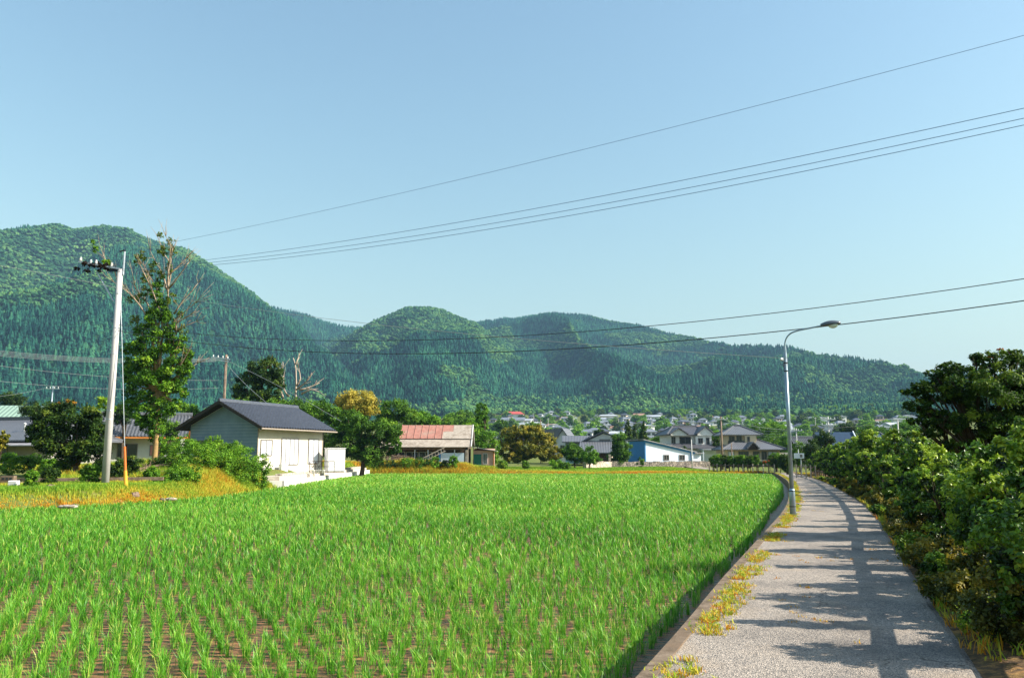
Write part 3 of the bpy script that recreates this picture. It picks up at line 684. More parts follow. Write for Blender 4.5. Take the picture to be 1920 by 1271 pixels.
def window(parent, o, u, n, w_, h_, frame=None, pane=None, mull=1, rail=0, fr=.06, name='window', pname='pane'):
    """window on a wall: o = lower left corner on the wall plane, u = direction along the wall, n = outward"""
    o = np.array(o, float); u = np.array(u, float); n = np.array(n, float); z = np.array([0, 0, 1.0]); m = MB()
    def bx(m_, a0, a1, b0, b1, d0_, d1_):
        vs = [o + u*a + z*b_ + n*d_ for d_ in (d0_, d1_) for a, b_ in ((a0,b0),(a1,b0),(a1,b1),(a0,b1))]
        m_.add(vs, [(0,1,2,3),(7,6,5,4),(0,4,5,1),(1,5,6,2),(2,6,7,3),(3,7,4,0)])
    bx(m, 0, w_, 0, fr, -.02, .07); bx(m, 0, w_, h_-fr, h_, -.02, .07); bx(m, 0, fr, fr, h_-fr, -.02, .07); bx(m, w_-fr, w_, fr, h_-fr, -.02, .07)
    for i in range(mull): xx = w_*(i+1)/(mull+1); bx(m, xx-fr*.4, xx+fr*.4, fr, h_-fr, -.02, .055)
    for i in range(rail): zz = h_*(i+1)/(rail+1); bx(m, fr, w_-fr, zz-fr*.3, zz+fr*.3, -.02, .05)
    f = m.build(name, frame or M_FRAME, parent); q = MB(); bx(q, fr*.5, w_-fr*.5, fr*.5, h_-fr*.5, -.015, .02)
    q.build(pname, pane or M_GLASS, f); return f
def part(name, m, mat, parent, **k): return m.build(name, mat, parent, **k)
def Hz(x, y): return float(H(np.array([x]), np.array([y]))[0])
def root_at(name, px, Y, rz, label, cat, z=None, group=None):
    X = P(px, 850, Y)[0]; z = Hz(X, Y) if z is None else z
    return empty(name, (X, Y, z), rz, label, cat, group)

# ---- white house on the left -------------------------------------------------
h1 = root_at('house', 482, 62, R(70), 'white single-storey house with dark blue-grey tiled gable roof left of the paddy', 'house', z=.30)
Lx, Wy = 8.9, 6.5
part('wall', MB().prism([(0,-.6),(0,3.55),(Wy/2,5.1),(Wy,3.55),(Wy,-.6)], 0, Lx), M_WHITE, h1)
# gable end: its shade is painted in as a darker, bluer siding colour; seams as thin battens
part('shaded_gable_siding', MB().prism([(.01,0),(.01,3.5),(Wy/2,5.04),(Wy-.01,3.5),(Wy-.01,0)], -.03, -.002), surf('shaded_siding', (.20,.27,.31), (.15,.21,.25), 1.5, .6, .3, .1), h1)
sm = MB()
for i in range(15): sm.box(-.036, -.031, .02, Wy-.02, .3+i*.24, .312+i*.24)
for i in range(13): sm.box(.02, Lx-.02, -.012, -.001, .25+i*.24, .26+i*.24)
part('siding_joint', sm, M_FRAMEW, h1)
for a in (-.03, Lx-.08): part('corner_trim', MB().box(a,a+.11,-.03,-.0005,0,3.5), M_GUTTER, h1)
rf = gable(h1, -.75, Lx+.75, -.85, Wy+.85, 3.32, 5.38, M_TILE, wl=.36, amp=.055)
part('gutter', MB().tube([(-.8,-.93,3.20),(Lx+.8,-.93,3.18)], .06, 6).tube([(-.7,-.9,3.18),(-.05,-.06,2.9),(-.05,-.06,.1)], .035, 6), M_GUTTER, h1)
part('fascia', MB().bar((-.76,-.86,3.24),(-.76,Wy/2,5.30),.05,.22).bar((-.76,Wy+.86,3.24),(-.76,Wy/2,5.30),.05,.22), M_FASCIA, rf)
window(h1, (.35,0,1.15), (1,0,0), (0,-1,0), 1.45, 1.25, pane=M_CURT, mull=1)
window(h1, (3.0,0,.40), (1,0,0), (0,-1,0), 2.35, 2.15, pane=M_CURT, mull=3, rail=0)
window(h1, (6.75,0,.45), (1,0,0), (0,-1,0), 1.55, 2.1, pane=M_CURT, mull=1)
window(h1, (-.03,3.9,1.15), (0,-1,0), (-1,0,0), 1.9, .95, mull=1)
part('door', MB().box(-.08,-.032,4.6,5.5,.1,2.1), M_WOODD, h1)
part('awning', MB().box(-.6,0,3.8,6.2,2.32,2.38), M_SLATE, h1)
part('foundation', MB().box(-.04,Lx+.04,-.05,Wy+.04,-.7,.16), surf('pale_foundation',(.60,.58,.53),(.5,.48,.43),2,.9,.2,.2), h1)
ac = empty('air_conditioner', h1.matrix_basis @ Vector((2.3,-.55,0)), R(70), 'small white air conditioner unit standing by the house wall', 'air conditioner')
ac.location = (h1.location.x + 2.3*cos(R(70)) + .5*sin(R(70)), h1.location.y + 2.3*sin(R(70)) - .5*cos(R(70)), .12)
part('casing', MB().box(0,.8,-.15,.15,.05,.65).box(.05,.15,-.15,.15,0,.05).box(.65,.75,-.15,.15,0,.05), M_WHITEP, ac)
part('grille', MB().lathe([(.24,0),(.24,.02),(.05,.03)], (0,0,0), 20), M_FRAMEW, ac).matrix_basis = Matrix.Translation((.33,-.15,.36)) @ Matrix.Rotation(pi/2, 4, 'X')
# yard in front of the house, retained by a low white wall along the paddy
m = MB()
yard = [(-16.35,56.8),(-16.6,92),(-19,92),(-24.5,62),(-22,55)]
m.prism(yard, -.85, .02, 'z')
part('gravel_yard', m, surf('pale_gravel', (.58,.52,.44), (.38,.32,.26), 6, .95, .1, .7), None, kind='structure')
m = MB(); m.bar((-16.05,56.6,-.52),(-16.25,91.5,-.46),.22,.5).bar((-16.1,56.7,-.52),(-19.4,55.6,-.5),.2,.5)
part('retaining_wall', m, M_PLAST, None, label='low white concrete wall between paddy and house yard', cat='wall')
m = MB(); m.bar((-16.9,58.5,-.06),(-17.1,91,-.02),.5,.42)
part('rubble_wall', m, M_STONEP, None, label='low pale rubble wall behind the white concrete wall', cat='wall')
# storage cabinet right of the house
cb = root_at('storage_cabinet', 614, 69, R(28), 'tall white two-door storage cabinet right of the white house', 'cabinet', z=.02)
part('body', MB().box(0,1.55,0,.9,.08,2.02), M_WHITEP, cb)
part('door', MB().box(.03,.68,-.04,-.003,.12,1.98), M_WHITEP, cb); part('door', MB().box(.72,1.52,-.04,-.003,.12,1.98), M_WHITEP, cb)
part('roof', MB().box(-.05,1.6,-.09,.95,2.02,2.09), M_FRAMEW, cb); part('base', MB().box(.03,1.52,.03,.87,0,.08), M_FRAME, cb)
# low terrace railing with white pots
tr = root_at('terrace_railing', 581, 66.5, R(12), 'low dark railing with crossed bars at the right end of the white house', 'railing', z=.05)
q = MB()
for i in range(5): q.bar((i*.5,0,0),(i*.5,0,.95),.05,.05)
q.bar((0,0,.92),(2.0,0,.92),.06,.06).bar((0,0,.5),(2.0,0,.5),.04,.04); part('frame', q, M_WOODD, tr)
q = MB().bar((.02,0,.1),(.5,0,.85),.03,.03).bar((.5,0,.1),(.02,0,.85),.03,.03).bar((.5,0,.1),(1.0,0,.85),.03,.03).bar((1.0,0,.1),(.5,0,.85),.03,.03); part('brace', q, M_WOODD, tr)
pot = root_at('flower_pot', 588, 64.8, 0, 'white flower pots in front of the terrace railing', 'pot', z=.02, group='white pots by the railing')
part('pot', MB().lathe([(.10,0),(.16,.28),(.18,.30),(.14,.29)]), M_WHITEP, pot, smooth=True)
for pxx in (594, 600, 607): c = copy_tree(pot); c.location = (P(pxx,850,65.2)[0], 65.2, .02)

# ---- left edge buildings -----------------------------------------------------
g = root_at('outbuilding', -40, 84, R(4), 'dark outbuilding with pale green ribbed metal roof at the left edge', 'building', z=.5)
part('wall', MB().box(-6,5.2,0,6,0,3.9), M_WOODD, g)
M_GRIB = m_tilebands('green_ribbed_metal', (.30,.42,.34), (.24,.36,.28), wl=.5)
part('roof', MB().prism([(-1.0,3.8),(3.2,6.2),(3.2,6.32),(-1.0,3.95)], -7, 5.7).prism([(3.2,6.2),(7,4.0),(7,4.12),(3.2,6.32)], -7, 5.7), M_GRIB, g)
part('gutter', MB().box(-7,5.7,-1.12,-1.0,3.72,3.86), M_FRAMEW, g)
g = root_at('farmhouse', 10, 66, R(-14), 'old farmhouse with grey tiled roof behind the dark tree at left', 'house', z=.45)
part('wall', MB().box(-7,4.2,0,6,0,2.3), surf('dim_plaster',(.35,.33,.30),None,2,.9,.2,.1), g)
hip(g, -8, 5.2, -1.2, 7.2, 2.25, 4.1, M_HIPT, hx=3.4); part('lower_roof', MB().prism([(-2.0,1.75),(-.2,2.15),(-.2,2.22),(-2.0,1.83)], -7.5, 4.6), M_SLATE, g)
window(g, (-3,0,.5), (1,0,0), (0,-1,0), 3.2, 1.5, mull=3)
part('vent_pipe', MB().tube([(1.2,.5,2.2),(1.2,.5,3.5)], .05, 6).lathe([(.09,0),(.12,.12),(.03,.2)], (1.2,.5,3.5), 8), M_FRAMEW, g)
g = root_at('tiled_house', 300, 74, R(18), 'house with grey tiled roof and orange eaves behind the ivy covered tree', 'house', z=.4)
part('wall', MB().box(-5.5,1.6,0,6,0,2.7), M_PLAST, g)
gable(g, -6.2, 2.4, -1.2, 7.0, 2.75, 4.9, M_TILEG, under=surf('orange_soffit', (.55,.20,.05), None, 4, .7, .2, .1), wl=.3)
window(g, (-3.6,0,.9), (1,0,0), (0,-1,0), 1.7, 1.2, mull=1)
window(g, (-.9,0,1.0), (1,0,0), (0,-1,0), 1.2, 1.0, pane=surf('pink_curtain',(.6,.25,.22),None,3,.6,.3,0), mull=1)
g = root_at('brown_roof_house', 335, 96, R(10), 'far brown roofed house seen through the branches of the ivy tree', 'house', z=.4)
part('wall', MB().box(-4,4,0,6,0,3.4), M_CREAM, g); gable(g, -4.6, 4.6, -.8, 6.8, 3.4, 5.8, surf('brown_tile',(.24,.15,.11),(.15,.09,.07),4,.7,.2,.2))
cbk = root_at('concrete_block_stack', 8, 40, R(5), 'small stack of hollow concrete blocks at the left edge', 'blocks'); cbk.scale = (1.6,1.6,1.5)
for i, (a, b_) in enumerate(((-.2, 0), (.22, 0), (.0, .2))):
    bk = part('block', MB().box(a, a+.39, -.1, .09, b_+.002*i, .19+b_+.002*i), M_CONC, cbk)
    for k_ in range(3): part('hole', MB().box(a+.05+k_*.11, a+.12+k_*.11, -.106, -.1005, b_+.06, b_+.14), M_GLASS, bk)
b_ = root_at('concrete_marker', 31, 38.5, R(8), 'square white concrete post on the left bank', 'post')
part('post', MB().prism([(-.19,-.2),(.19,-.2),(.19,.36),(.15,.40),(-.15,.40),(-.19,.36)], -.18, .18), M_PLAST, b_); part('footing', MB().box(-.26,.26,-.26,.26,-.3,.03), M_CONC, b_)
sl = MB().bar((-26.5,41.5,.25),(-18.8,43.6,.28),.5,.16)
part('concrete_slab', sl, M_CONC, None, label='long flat concrete slab lying on the left bank', cat='slab')
def rock(x, y, s_, seed, label, group='rocks on the left bank'):
    rg2 = np.random.default_rng(seed); m = MB(); vs = []; n1, n2 = 8, 5
    for i in range(n2+1):
        for j in range(n1):
            p_ = pi*i/n2; a = 2*pi*j/n1; q = np.array([sin(p_)*cos(a), sin(p_)*sin(a), .7*cos(p_)]); q = np.sign(q)*np.abs(q)**.8*rg2.uniform(.8,1.15); vs.append(q*s_)
    m.add(vs, [(i*n1+j, (i+1)*n1+j, (i+1)*n1+(j+1)%n1, i*n1+(j+1)%n1) for i in range(n2) for j in range(n1)])
    o = m.build('rock', surf('bank_rock',(.26,.19,.14),(.13,.09,.065),5,.9,.2,.5), None, label=label, cat='rock', group=group); o.location = (x, y, Hz(x, y)+s_*.15); return o
for i, (pxx, Y) in enumerate(((56,38),(64,37.3),(140,36.2),(148,36.6),(100,38.5),(258,40),(310,41),(280,46))):
    rock(P(pxx,850,Y)[0], Y, random.uniform(.16,.30), i, 'brown rock half hidden in the grass of the left bank')
for i, (pxx, Y, L_) in enumerate(((135,33.5,1.0),(325,39.1,.6))):
    rr = rock(P(pxx,850,Y)[0], Y, .3, 40+i, 'pale flat stone showing at the paddy edge', 'pale stones at the paddy edge'); rr.scale = (L_*1.6,.6,.35); rr.location.z = -.56; rr.data.materials[0] = M_STONEP

# ---- red roofed shed ---------------------------------------------------------
sh = root_at('shed', 878, 98, R(0), 'weathered wooden shed with patchy red and grey metal roof beyond the paddy', 'shed', z=-.15)
M_OLDW = surf('weathered_timber', (.14,.10,.07), (.06,.045,.035), 5, .9, .15, .4)
part('wall', MB().prism([(0,-.4),(0,2.9),(3.2,5.2),(6.4,2.9),(6.4,-.4)], -9.4, 0), M_OLDW, sh)
M_REDR = surf('rusty_red_sheet', (.42,.20,.16), (.30,.13,.10), 2, .8, .2, .2, dirt=(.34,.24,.19), dirtscale=.9)
M_ASB = surf('grey_fibre_sheet', (.44,.38,.32), (.28,.23,.19), 3, .9, .2, .3, dirt=(.16,.12,.09), dirtscale=1.2)
def sheet(x0, x1, ya, za, yb, zb, th=.05): return MB().prism([(ya,za),(yb,zb),(yb,zb-th),(ya,za-th)], x0, x1)
m = sheet(-8.6, -3.3, 3.2, 5.32, .55, 3.62)
for i in range(7): m.bar((-8.5+i*.87, 3.2, 5.35), (-8.5+i*.87, .58, 3.66), .07, .05)
m.bar((-3.3,1.9,4.54),(-3.3,.6,3.66),.05,.04)
part('red_roof', m, M_REDR, sh)
part('red_roof', sheet(-3.28, -2.0, 3.2, 5.33, 1.9, 4.50), M_REDR, sh)
part('upper_roof', sheet(-3.28, .4, 1.88, 4.49, .50, 3.60).add([], []), M_ASB, sh)
part('upper_roof', sheet(-1.98, .4, 3.2, 5.33, 1.9, 4.50), M_ASB, sh)
part('lower_roof', sheet(-10.6, .3, .62, 3.50, -1.25, 2.58, .06), M_ASB, sh)
part('rear_roof', sheet(-8.8, .4, 3.22, 5.34, 7.0, 2.8), M_ASB, sh)
part('gable_trim', MB().bar((.42,-1.3,2.6),(.42,.6,3.54),.1,.14).bar((.42,.45,3.56),(.42,3.2,5.35),.1,.14).bar((.42,3.2,5.35),(.42,7.0,2.8),.1,.14), M_PLAST, sh)
part('beam', MB().bar((-10.3,-.95,2.36),(0,-.95,2.36),.12,.26), surf('rusty_beam',(.22,.13,.08),(.10,.06,.04),3,.9,.1,.3), sh)
for i in range(6): part('post', MB().bar((-9.6+i*1.6,-.95,-.3),(-9.6+i*1.6,-.95,2.3),.10,.10), M_FRAMEW if i > 1 else M_WOODD, sh)
part('corner_post', MB().bar((-.15,-.9,-.4),(-.15,-.9,2.5),.28,.22), M_ASB, sh); part('corner_post', MB().bar((-.02,.0,-.4),(-.02,.0,2.9),.12,.12), M_ASB, sh)
for i in range(4): window(sh, (-9.2+i*1.62,-.012,.9), (1,0,0), (0,-1,0), 1.5, 1.1, frame=M_FRAMEW, mull=1)
part('sliding_panel', MB().box(-3.15,-.45,-.99,-.90,-.35,1.85), surf('pale_blue_panel',(.58,.66,.76),(.48,.56,.66),1.2,.6,.3,.05), sh)
part('sliding_panel', MB().box(-3.5,-3.18,-.98,-.90,-.1,1.85), M_BLUEW, sh)
part('side_room', MB().prism([(1.0,-.4),(1.0,2.15),(5.4,2.4),(5.4,-.4)], .55, 3.1), surf('pink_board',(.52,.33,.27),(.42,.26,.20),1.5,.85,.2,.2), sh)
part('side_room_roof', MB().prism([(.35,2.55),(3.5,2.05),(3.5,2.12),(.35,2.62)], .5, 5.8, 'y'), M_SLATE, sh)
part('door', MB().box(.6,1.55,.93,.99,-.2,1.7), surf('green_net',(.03,.16,.12),None,3,.8,.2,.2), sh)
window(sh, (1.75,1.0,.5), (1,0,0), (0,-1,0), .55, 1.3, frame=M_FRAMEW, mull=1)
part('corner_trim', MB().box(3.02,3.14,.93,1.03,-.4,2.0), surf('orange_rust',(.5,.18,.04),None,3,.8,.2,.2), sh)
ld = root_at('ladder', 787, 94.5, R(0), 'pale wooden ladder leaning sideways against the front of the shed', 'ladder', z=.2)
q = MB(); A1, B1 = np.array((0,0,.25)), np.array((3.0,.55,1.75)); off_ = np.array((.12,0,-.38))*1.0
q.bar(A1, B1, .07, .07).bar(A1-off_*1.1*np.array([1,1,-1])*0 + (-.1,0,.42), B1 + (-.1,0,.42), .07, .07); part('rail', q, M_ASB, ld)
for i in range(9):
    c0 = A1 + (B1-A1)*(i+.5)/9; part('rung', MB().bar(c0, c0 + (-.1,0,.42), .05, .05), M_ASB, ld)
# brush heap beside the shed
# ---- stone walls -------------------------------------------------------------
def wallpx(x0, y0, x1, y1, h_, mat, label, z0=-.7, w_=.5, name='stone_wall'):
    rg2 = np.random.default_rng(int(x0*10) % 99); m = MB(); n = max(3, int(math.hypot(x1-x0, y1-y0)/.9))
    for i in range(n):
        a = np.array([x0+(x1-x0)*i/n, y0+(y1-y0)*i/n]); b2 = np.array([x0+(x1-x0)*(i+1)/n, y0+(y1-y0)*(i+1)/n]); t_ = h_+rg2.uniform(-.09,.09)
        m.bar((*a, z0+t_/2), (*b2, z0+t_/2), w_+rg2.uniform(-.05,.05), t_)
    return m.build(name, mat, None, label=label, cat='wall')
wallpx(P(1146,850,121)[0], 121, P(1330,850,127)[0], 127, 1.15, M_STONE, 'dark rubble stone wall below the blue barn')
wallpx(P(1096,850,112)[0], 112, P(1144,850,119)[0], 119, 1.2, M_STONEP, 'pale stone wall sloping at the left end of the dark one')
part('concrete_post', MB().bar((P(1143,850,118.8)[0],118.8,-.6),(P(1143,850,118.8)[0],118.8,1.5),.3,.3).bar((P(1146,850,118.8)[0],118.8,1.1),(P(1148,850,119)[0],119.2,1.1),.2,.2), M_STONEP, None, label='pale concrete post at the corner of the stone walls', cat='post')

# ---- blue barn ---------------------------------------------------------------
bb = root_at('barn', 1211, 124, R(17), 'low blue and white barn with grey single-pitch roof behind the stone wall', 'barn', z=-.3)
part('front_wall', MB().prism([(0,0),(8.2,0),(8.2,2.15),(0,3.85)], 0, .15, 'y'), M_PALEB, bb)
part('side_wall', MB().box(-.16,-.001,.0,6,0,3.85).box(0,8.2,5.85,6,0,2.15), M_BLUEW, bb)
part('fascia', MB().bar((-.3,-.06,3.85),(8.5,-.06,2.02),.08,.34).bar((7.75,-.06,2.1),(7.75,-.06,.1),.08,.25), M_BLUEW, bb)
part('roof', MB().prism([(-.5,4.02),(8.7,2.1),(8.7,2.22),(-.5,4.14)], -.35, 6.6, 'y'), M_SLATE, bb)
part('side_porch', MB().box(8.22,10.0,.8,5.8,0,1.9), M_PALEB, bb); part('porch_roof', MB().box(8.22,10.4,.3,6.0,1.95,2.05), M_SLATE, bb)
window(bb, (3.0,0,.9), (1,0,0), (0,-1,0), .95, .85, mull=1, fr=.09); window(bb, (5.7,0,.9), (1,0,0), (0,-1,0), 1.0, .85, mull=1, fr=.09)
# the barn's left (near) gable in blue boards
q = MB()
for i in range(12): q.box(-.19,-.162,.1+i*.5,.14+i*.5,.05,3.8)
part('board_joint', q, M_BLUEW, bb)

# ---- two-storey houses -------------------------------------------------------
def gablet(parent, x, y0, y1, ze, zr, w_, mat, wallmat, name='gablet'):
    m = MB().prism([(x-w_/2-.35, ze),(x, zr),(x+w_/2+.35, ze),(x+w_/2+.2, ze-.12),(x, zr-.16),(x-w_/2-.2, ze-.12)], y0-.35, y1, 'y')
    r_ = m.build(name, mat, parent)
    MB().prism([(x-w_/2, ze-.3),(x-w_/2, ze),(x, zr-.25),(x+w_/2, ze),(x+w_/2, ze-.3)], y0, y1, 'y').build('gable_wall', wallmat, r_)
h2 = root_at('house', 1258, 150, R(6), 'white two-storey house with dark tiled gables behind the blue barn', 'house', z=-.1)
part('wall', MB().box(0,7.6,0,7,0,5.3), M_PLAST, h2); part('lower_wall', MB().box(-.5,9.6,-1.6,7,0,2.7), M_PLAST, h2)
hip(h2, -.9, 8.6, -.9, 7.9, 5.25, 6.9, M_HIPD, hx=2.5)
gablet(h2, 1.3, -1.0, 3.3, 5.35, 6.55, 3.0, M_HIPD, M_PLAST); gablet(h2, 6.4, -1.0, 3.3, 5.35, 6.85, 3.0, M_HIPD, M_PLAST)
hip(h2, -1.2, 10.4, -2.5, 4.0, 2.75, 3.9, M_HIPD, hx=2.2, name='lower_roof')
part('dormer_wall', MB().box(4.6,7.7,-.6,-.02,2.9,5.0), M_PLAST, h2)
for a, w_ in ((.15,.8),(1.7,2.2)): window(h2, (a,0,3.35), (1,0,0), (0,-1,0), w_, 1.5, mull=1)
window(h2, (5.1,-.6,3.6), (1,0,0), (0,-1,0), .9, 1.0, mull=1); window(h2, (6.6,-.6,3.4), (1,0,0), (0,-1,0), .7, 1.3, mull=0)
window(h2, (6.8,-1.6,.6), (1,0,0), (0,-1,0), 1.6, 1.4, mull=1)
part('veranda_roof', MB().box(4.5,10.6,-4.6,-1.7,2.42,2.52), M_PALEB, h2)
for a in (4.6, 10.2): part('veranda_post', MB().box(a,a+.15,-4.5,-4.35,0,2.4), M_PALEB, h2)
part('shutter_wall', MB().box(4.9,8.6,-2.7,-2.6,0,2.3), M_PALEB, h2)
h3 = root_at('house', 1364, 137, R(-2), 'cream two-storey house with grey hipped roofs right of the white house', 'house', z=-.1)
part('wall', MB().box(0,5.0,0,5.5,0,5.0), M_CREAM, h3); part('lower_wall', MB().box(-.9,8.0,-2.6,5,0,2.5), M_CREAM, h3)
hip(h3, -1.0, 5.9, -.9, 6.4, 4.95, 6.5, M_HIPT, hx=2.9); hip(h3, -1.7, 9.0, -3.6, 4.5, 2.45, 4.05, M_HIPT, hx=3.6, name='lower_roof')
gablet(h3, 3.4, -3.7, 0, 2.65, 3.7, 1.5, M_HIPT, M_WOODD)
part('entrance_wall', MB().box(2.9,4.7,-.75,-.02,2.6,4.95), M_CREAM, h3)
part('balcony', MB().box(.1,2.6,-.5,-.42,3.3,3.9), M_GLASS, h3)
window(h3, (.3,0,3.6), (1,0,0), (0,-1,0), 1.0, 1.1, mull=1); window(h3, (1.6,0,3.3), (1,0,0), (0,-1,0), .9, 1.5, mull=1); window(h3, (3.2,-.75,3.7), (1,0,0), (0,-1,0), .5, .9, mull=0)
for a, w_, p_ in ((-.5,1.0,M_CURT),(1.2,1.7,None),(3.6,1.1,None),(5.0,.9,None),(6.1,1.5,M_CURT)): window(h3, (a,-2.6,.5), (1,0,0), (0,-1,0), w_, 1.6, pane=p_, mull=1)
part('block_fence', MB().box(1.5,8.8,-4.6,-4.45,-.2,.75), surf('rendered_wall',(.45,.37,.30),None,2,.9,.2,.1), h3)
part('annex', MB().box(8.3,10.0,-1.5,1.5,0,1.9), M_PLAST, h3)
# ---- middle group: white gable house, long white house, dark barn ------------
g = root_at('house', 1046, 160, R(-15), 'tall white house with steep gable behind the yellow-green chestnut tree', 'house', z=-.1)
part('wall', MB().prism([(0,0),(2.6,0),(2.6,4.0),(1.0,6.4),(-.6,4.0),(-.6,0)], 0, 7, 'y'), M_PLAST, g)
part('roof', MB().prism([(1.0,6.75),(-4.5,6.3),(-5,5.7),(-1.0,3.7),(-.85,3.6),(1.0,6.5),(2.95,3.6),(3.15,3.75)], -.5, 7.5, 'y'), M_HIPT, g)
window(g, (.5,0,2.4), (1,0,0), (0,-1,0), .9, 1.0, mull=1)
g = root_at('house', 1060, 150, R(-4), 'long low white house with flat grey roof between trees', 'house', z=-.1)
part('wall', MB().box(0,5.0,0,6,0,4.0), surf('greyblue_wall',(.40,.45,.48),None,2,.8,.2,.1), g); part('gable_wall', MB().prism([(3.4,0),(5.9,0),(5.9,3.3),(4.7,4.6),(3.4,3.3)], -1.5, 0, 'y'), M_PLAST, g)
part('roof', MB().prism([(-1.0,3.95),(2.8,5.1),(6.4,3.95),(6.4,3.8),(-1.0,3.8)], -.6, 6.5), M_HIPT, g)
# fix: ridge along x
part('gable_roof', MB().prism([(4.7,4.95),(3.0,3.25),(2.9,3.4),(4.7,5.15),(6.4,3.4),(6.3,3.25)], -1.9, 1.5, 'y'), M_HIPT, g)
window(g, (.4,0,1.8), (1,0,0), (0,-1,0), .8, 1.2, mull=0); window(g, (4.1,-1.5,1.8), (1,0,0), (0,-1,0), 1.1, 1.0, mull=1)
g = root_at('barn', 1108, 143, R(-8), 'dark barn with wide grey roof and pale gable beside the round tree', 'barn', z=-.1)
part('wall', MB().prism([(-1.6,0),(6.0,0),(6.0,3.6),(2.2,5.3),(-1.6,3.6)], 1.5, 7, 'y'), M_PLAST, g)
part('roof', MB().prism([(2.2,5.75),(-2.2,3.7),(-2.1,3.5),(2.2,5.5),(6.5,3.5),(6.6,3.7)], .9, 7.6, 'y'), M_HIPD, g)
part('lower_roof', MB().prism([(-4.2,1.9),(1.45,4.0),(1.45,3.85),(-4.2,1.75)], -2.0, 6.6, 'x'), M_HIPT, g)
part('lower_wall', MB().box(-1.6,6.2,-3.8,1.45,0,1.75), M_WOODD, g)
part('vent', MB().box(1.5,3.4,1.40,1.49,3.9,4.3), M_FRAME, g)
part('side_lean_roof', MB().prism([(-4.4,1.7),(-3.2,3.3),(-1.7,2.7),(-1.65,2.9),(-3.2,3.5),(-4.6,1.8)], -4.5, 1, 'y'), M_HIPD, g)
part('side_lean_wall', MB().prism([(-4.2,0),(-1.8,0),(-1.8,2.65),(-3.2,3.2),(-4.2,1.8)], -3.8, .8, 'y'), surf('dusky_blue_wall',(.22,.36,.46),None,2,.8,.2,.1), g)
# ---- dark blue roofs beyond the hedge ---------------------------------------
M_BLUT = surf('dark_blue_roof', (.02,.05,.10), (.015,.035,.07), 3, .5, .4, .1)
for k_, (pxx, Y, rz, w_, d_, hh) in enumerate(((1566,118,-6,3.2,5,5.2),(1622,126,-4,4.2,6,5.4))):
    g = root_at('house', pxx, Y, R(rz), ('house with dark blue roof and white gable trim above the hedge', 'house with dark blue hipped roof right of the white trimmed one')[k_], 'house', z=-.4)
    part('wall', MB().box(0,w_,0,d_,0,3.2), M_PALEB, g)
    if k_ == 0:
        part('roof', MB().prism([(-.7,3.1),(2.0,hh),(5.6,3.1),(5.6,2.95),(-.7,2.95)], -2.2, w_), M_BLUT, g); part('gable_trim', MB().bar((w_+.05,-.7,3.1),(w_+.05,2.0,hh),.12,.5), M_PALEB, g)
        part('gutter', MB().box(-2.2,w_,-.85,-.72,2.9,3.05), M_PALEB, g)
    else: hip(g, -.9, w_+.9, -.9, d_+.9, 3.1, hh-.05, M_BLUT, hx=1.6); part('link_roof', MB().prism([(-.4,3.1),(2,3.9),(2,3.8),(-.4,2.95)], -4.6, -.92), surf('slate_blue',(.10,.20,.26),None,2,.6,.3,.1), g)
g = root_at('house', 1498, 128, R(-5), 'low house with plain grey roof just right of the street lamp', 'house', z=-.4)
part('wall', MB().box(0,3.5,0,5,0,2.9), M_CREAM, g); gable(g, -.6, 4.1, -.6, 5.6, 2.9, 4.6, M_TILEG)
# ------------------------------------------------------------------ trees and shrubs
def ptree(name, Y, bpx, blobs, n, size, mat, label, cat='tree', group=None, r0=.15, seed=1, dyr=.9, zb=None, **kw):
    X0 = P(bpx, 850, Y)[0]; Z0 = Hz(X0, Y) if zb is None else zb; bl = []
    for b in blobs:
        p_ = P(b[0], b[1], Y); s_ = Y / F_PX; dy = b[4] if len(b) > 4 else 0
        bl.append((p_[0]-X0, dy, p_[2]-Z0, b[2]*s_, b[2]*s_*dyr, b[3]*s_))
    if name == 'shrub':
        lo = min(q[2]-q[5] for q in bl); top_ = bl[0][2]
        if lo > .05: bl.append((bl[0][0], 0, (lo+.3)*.5, bl[0][3]*1.05, bl[0][4]*1.05, max(.2, (lo+.35)*.55)))
    return tree(name, (X0, Y, Z0), bl, n, size, mat, label, cat, group, r0=r0, seed=seed, **kw)
def add_leaves(root, name, mat, blobs_px, Y, n, size, seed, **kw):
    bl = []
    for b in blobs_px:
        p_ = P(b[0], b[1], Y); s_ = Y/F_PX; bl.append((p_[0]-root.location.x, Y-root.location.y, p_[2]-root.location.z, b[2]*s_, b[2]*s_*.9, b[3]*s_))
    V, F, T = crown(np.random.default_rng(seed), bl, n, size, **kw); return link(name, np_mesh(name, V, F, T), mat, root)
def branches_px(root, name, lines, Y, r0, mat, seed=0, taper=.25, twigs=3):
    rg2 = np.random.default_rng(seed); m = MB()
    for ln in lines:
        k = ln[-1] if not isinstance(ln[-1], tuple) else 1.0; pp = [a for a in ln if isinstance(a, tuple)]; dep = rg2.uniform(-1.2, 1.2)
        pts_ = [P(a[0], a[1], Y) + np.array([0, dep*i/max(1, len(pp)-1), 0]) - np.array(root.location) for i, a in enumerate(pp)]
        pts_ = list(resample(np.array(pts_), .5)) if len(pts_) > 1 else pts_
        pts_ = [q + rg2.normal(0, .018, 3) for q in pts_]; n = len(pts_)
        m.tube(pts_, [r0*k*(1-(1-taper)*i/(n-1)) for i in range(n)], 5)
        for _ in range(int(twigs*n/3)):
            i = rg2.integers(max(1, n//3), n); q = pts_[i]; d = (pts_[i]-pts_[i-1]); d /= np.linalg.norm(d)+1e-9; e = q + (d + rg2.normal(0, .38, 3) + (0, 0, .25))*rg2.uniform(.3, 1.0)
            m.tube([q, (q+e)/2 + rg2.normal(0, .05, 3), e], [r0*k*.3, r0*k*.2, r0*k*.08], 4)
    return m.build(name, mat, root, True)
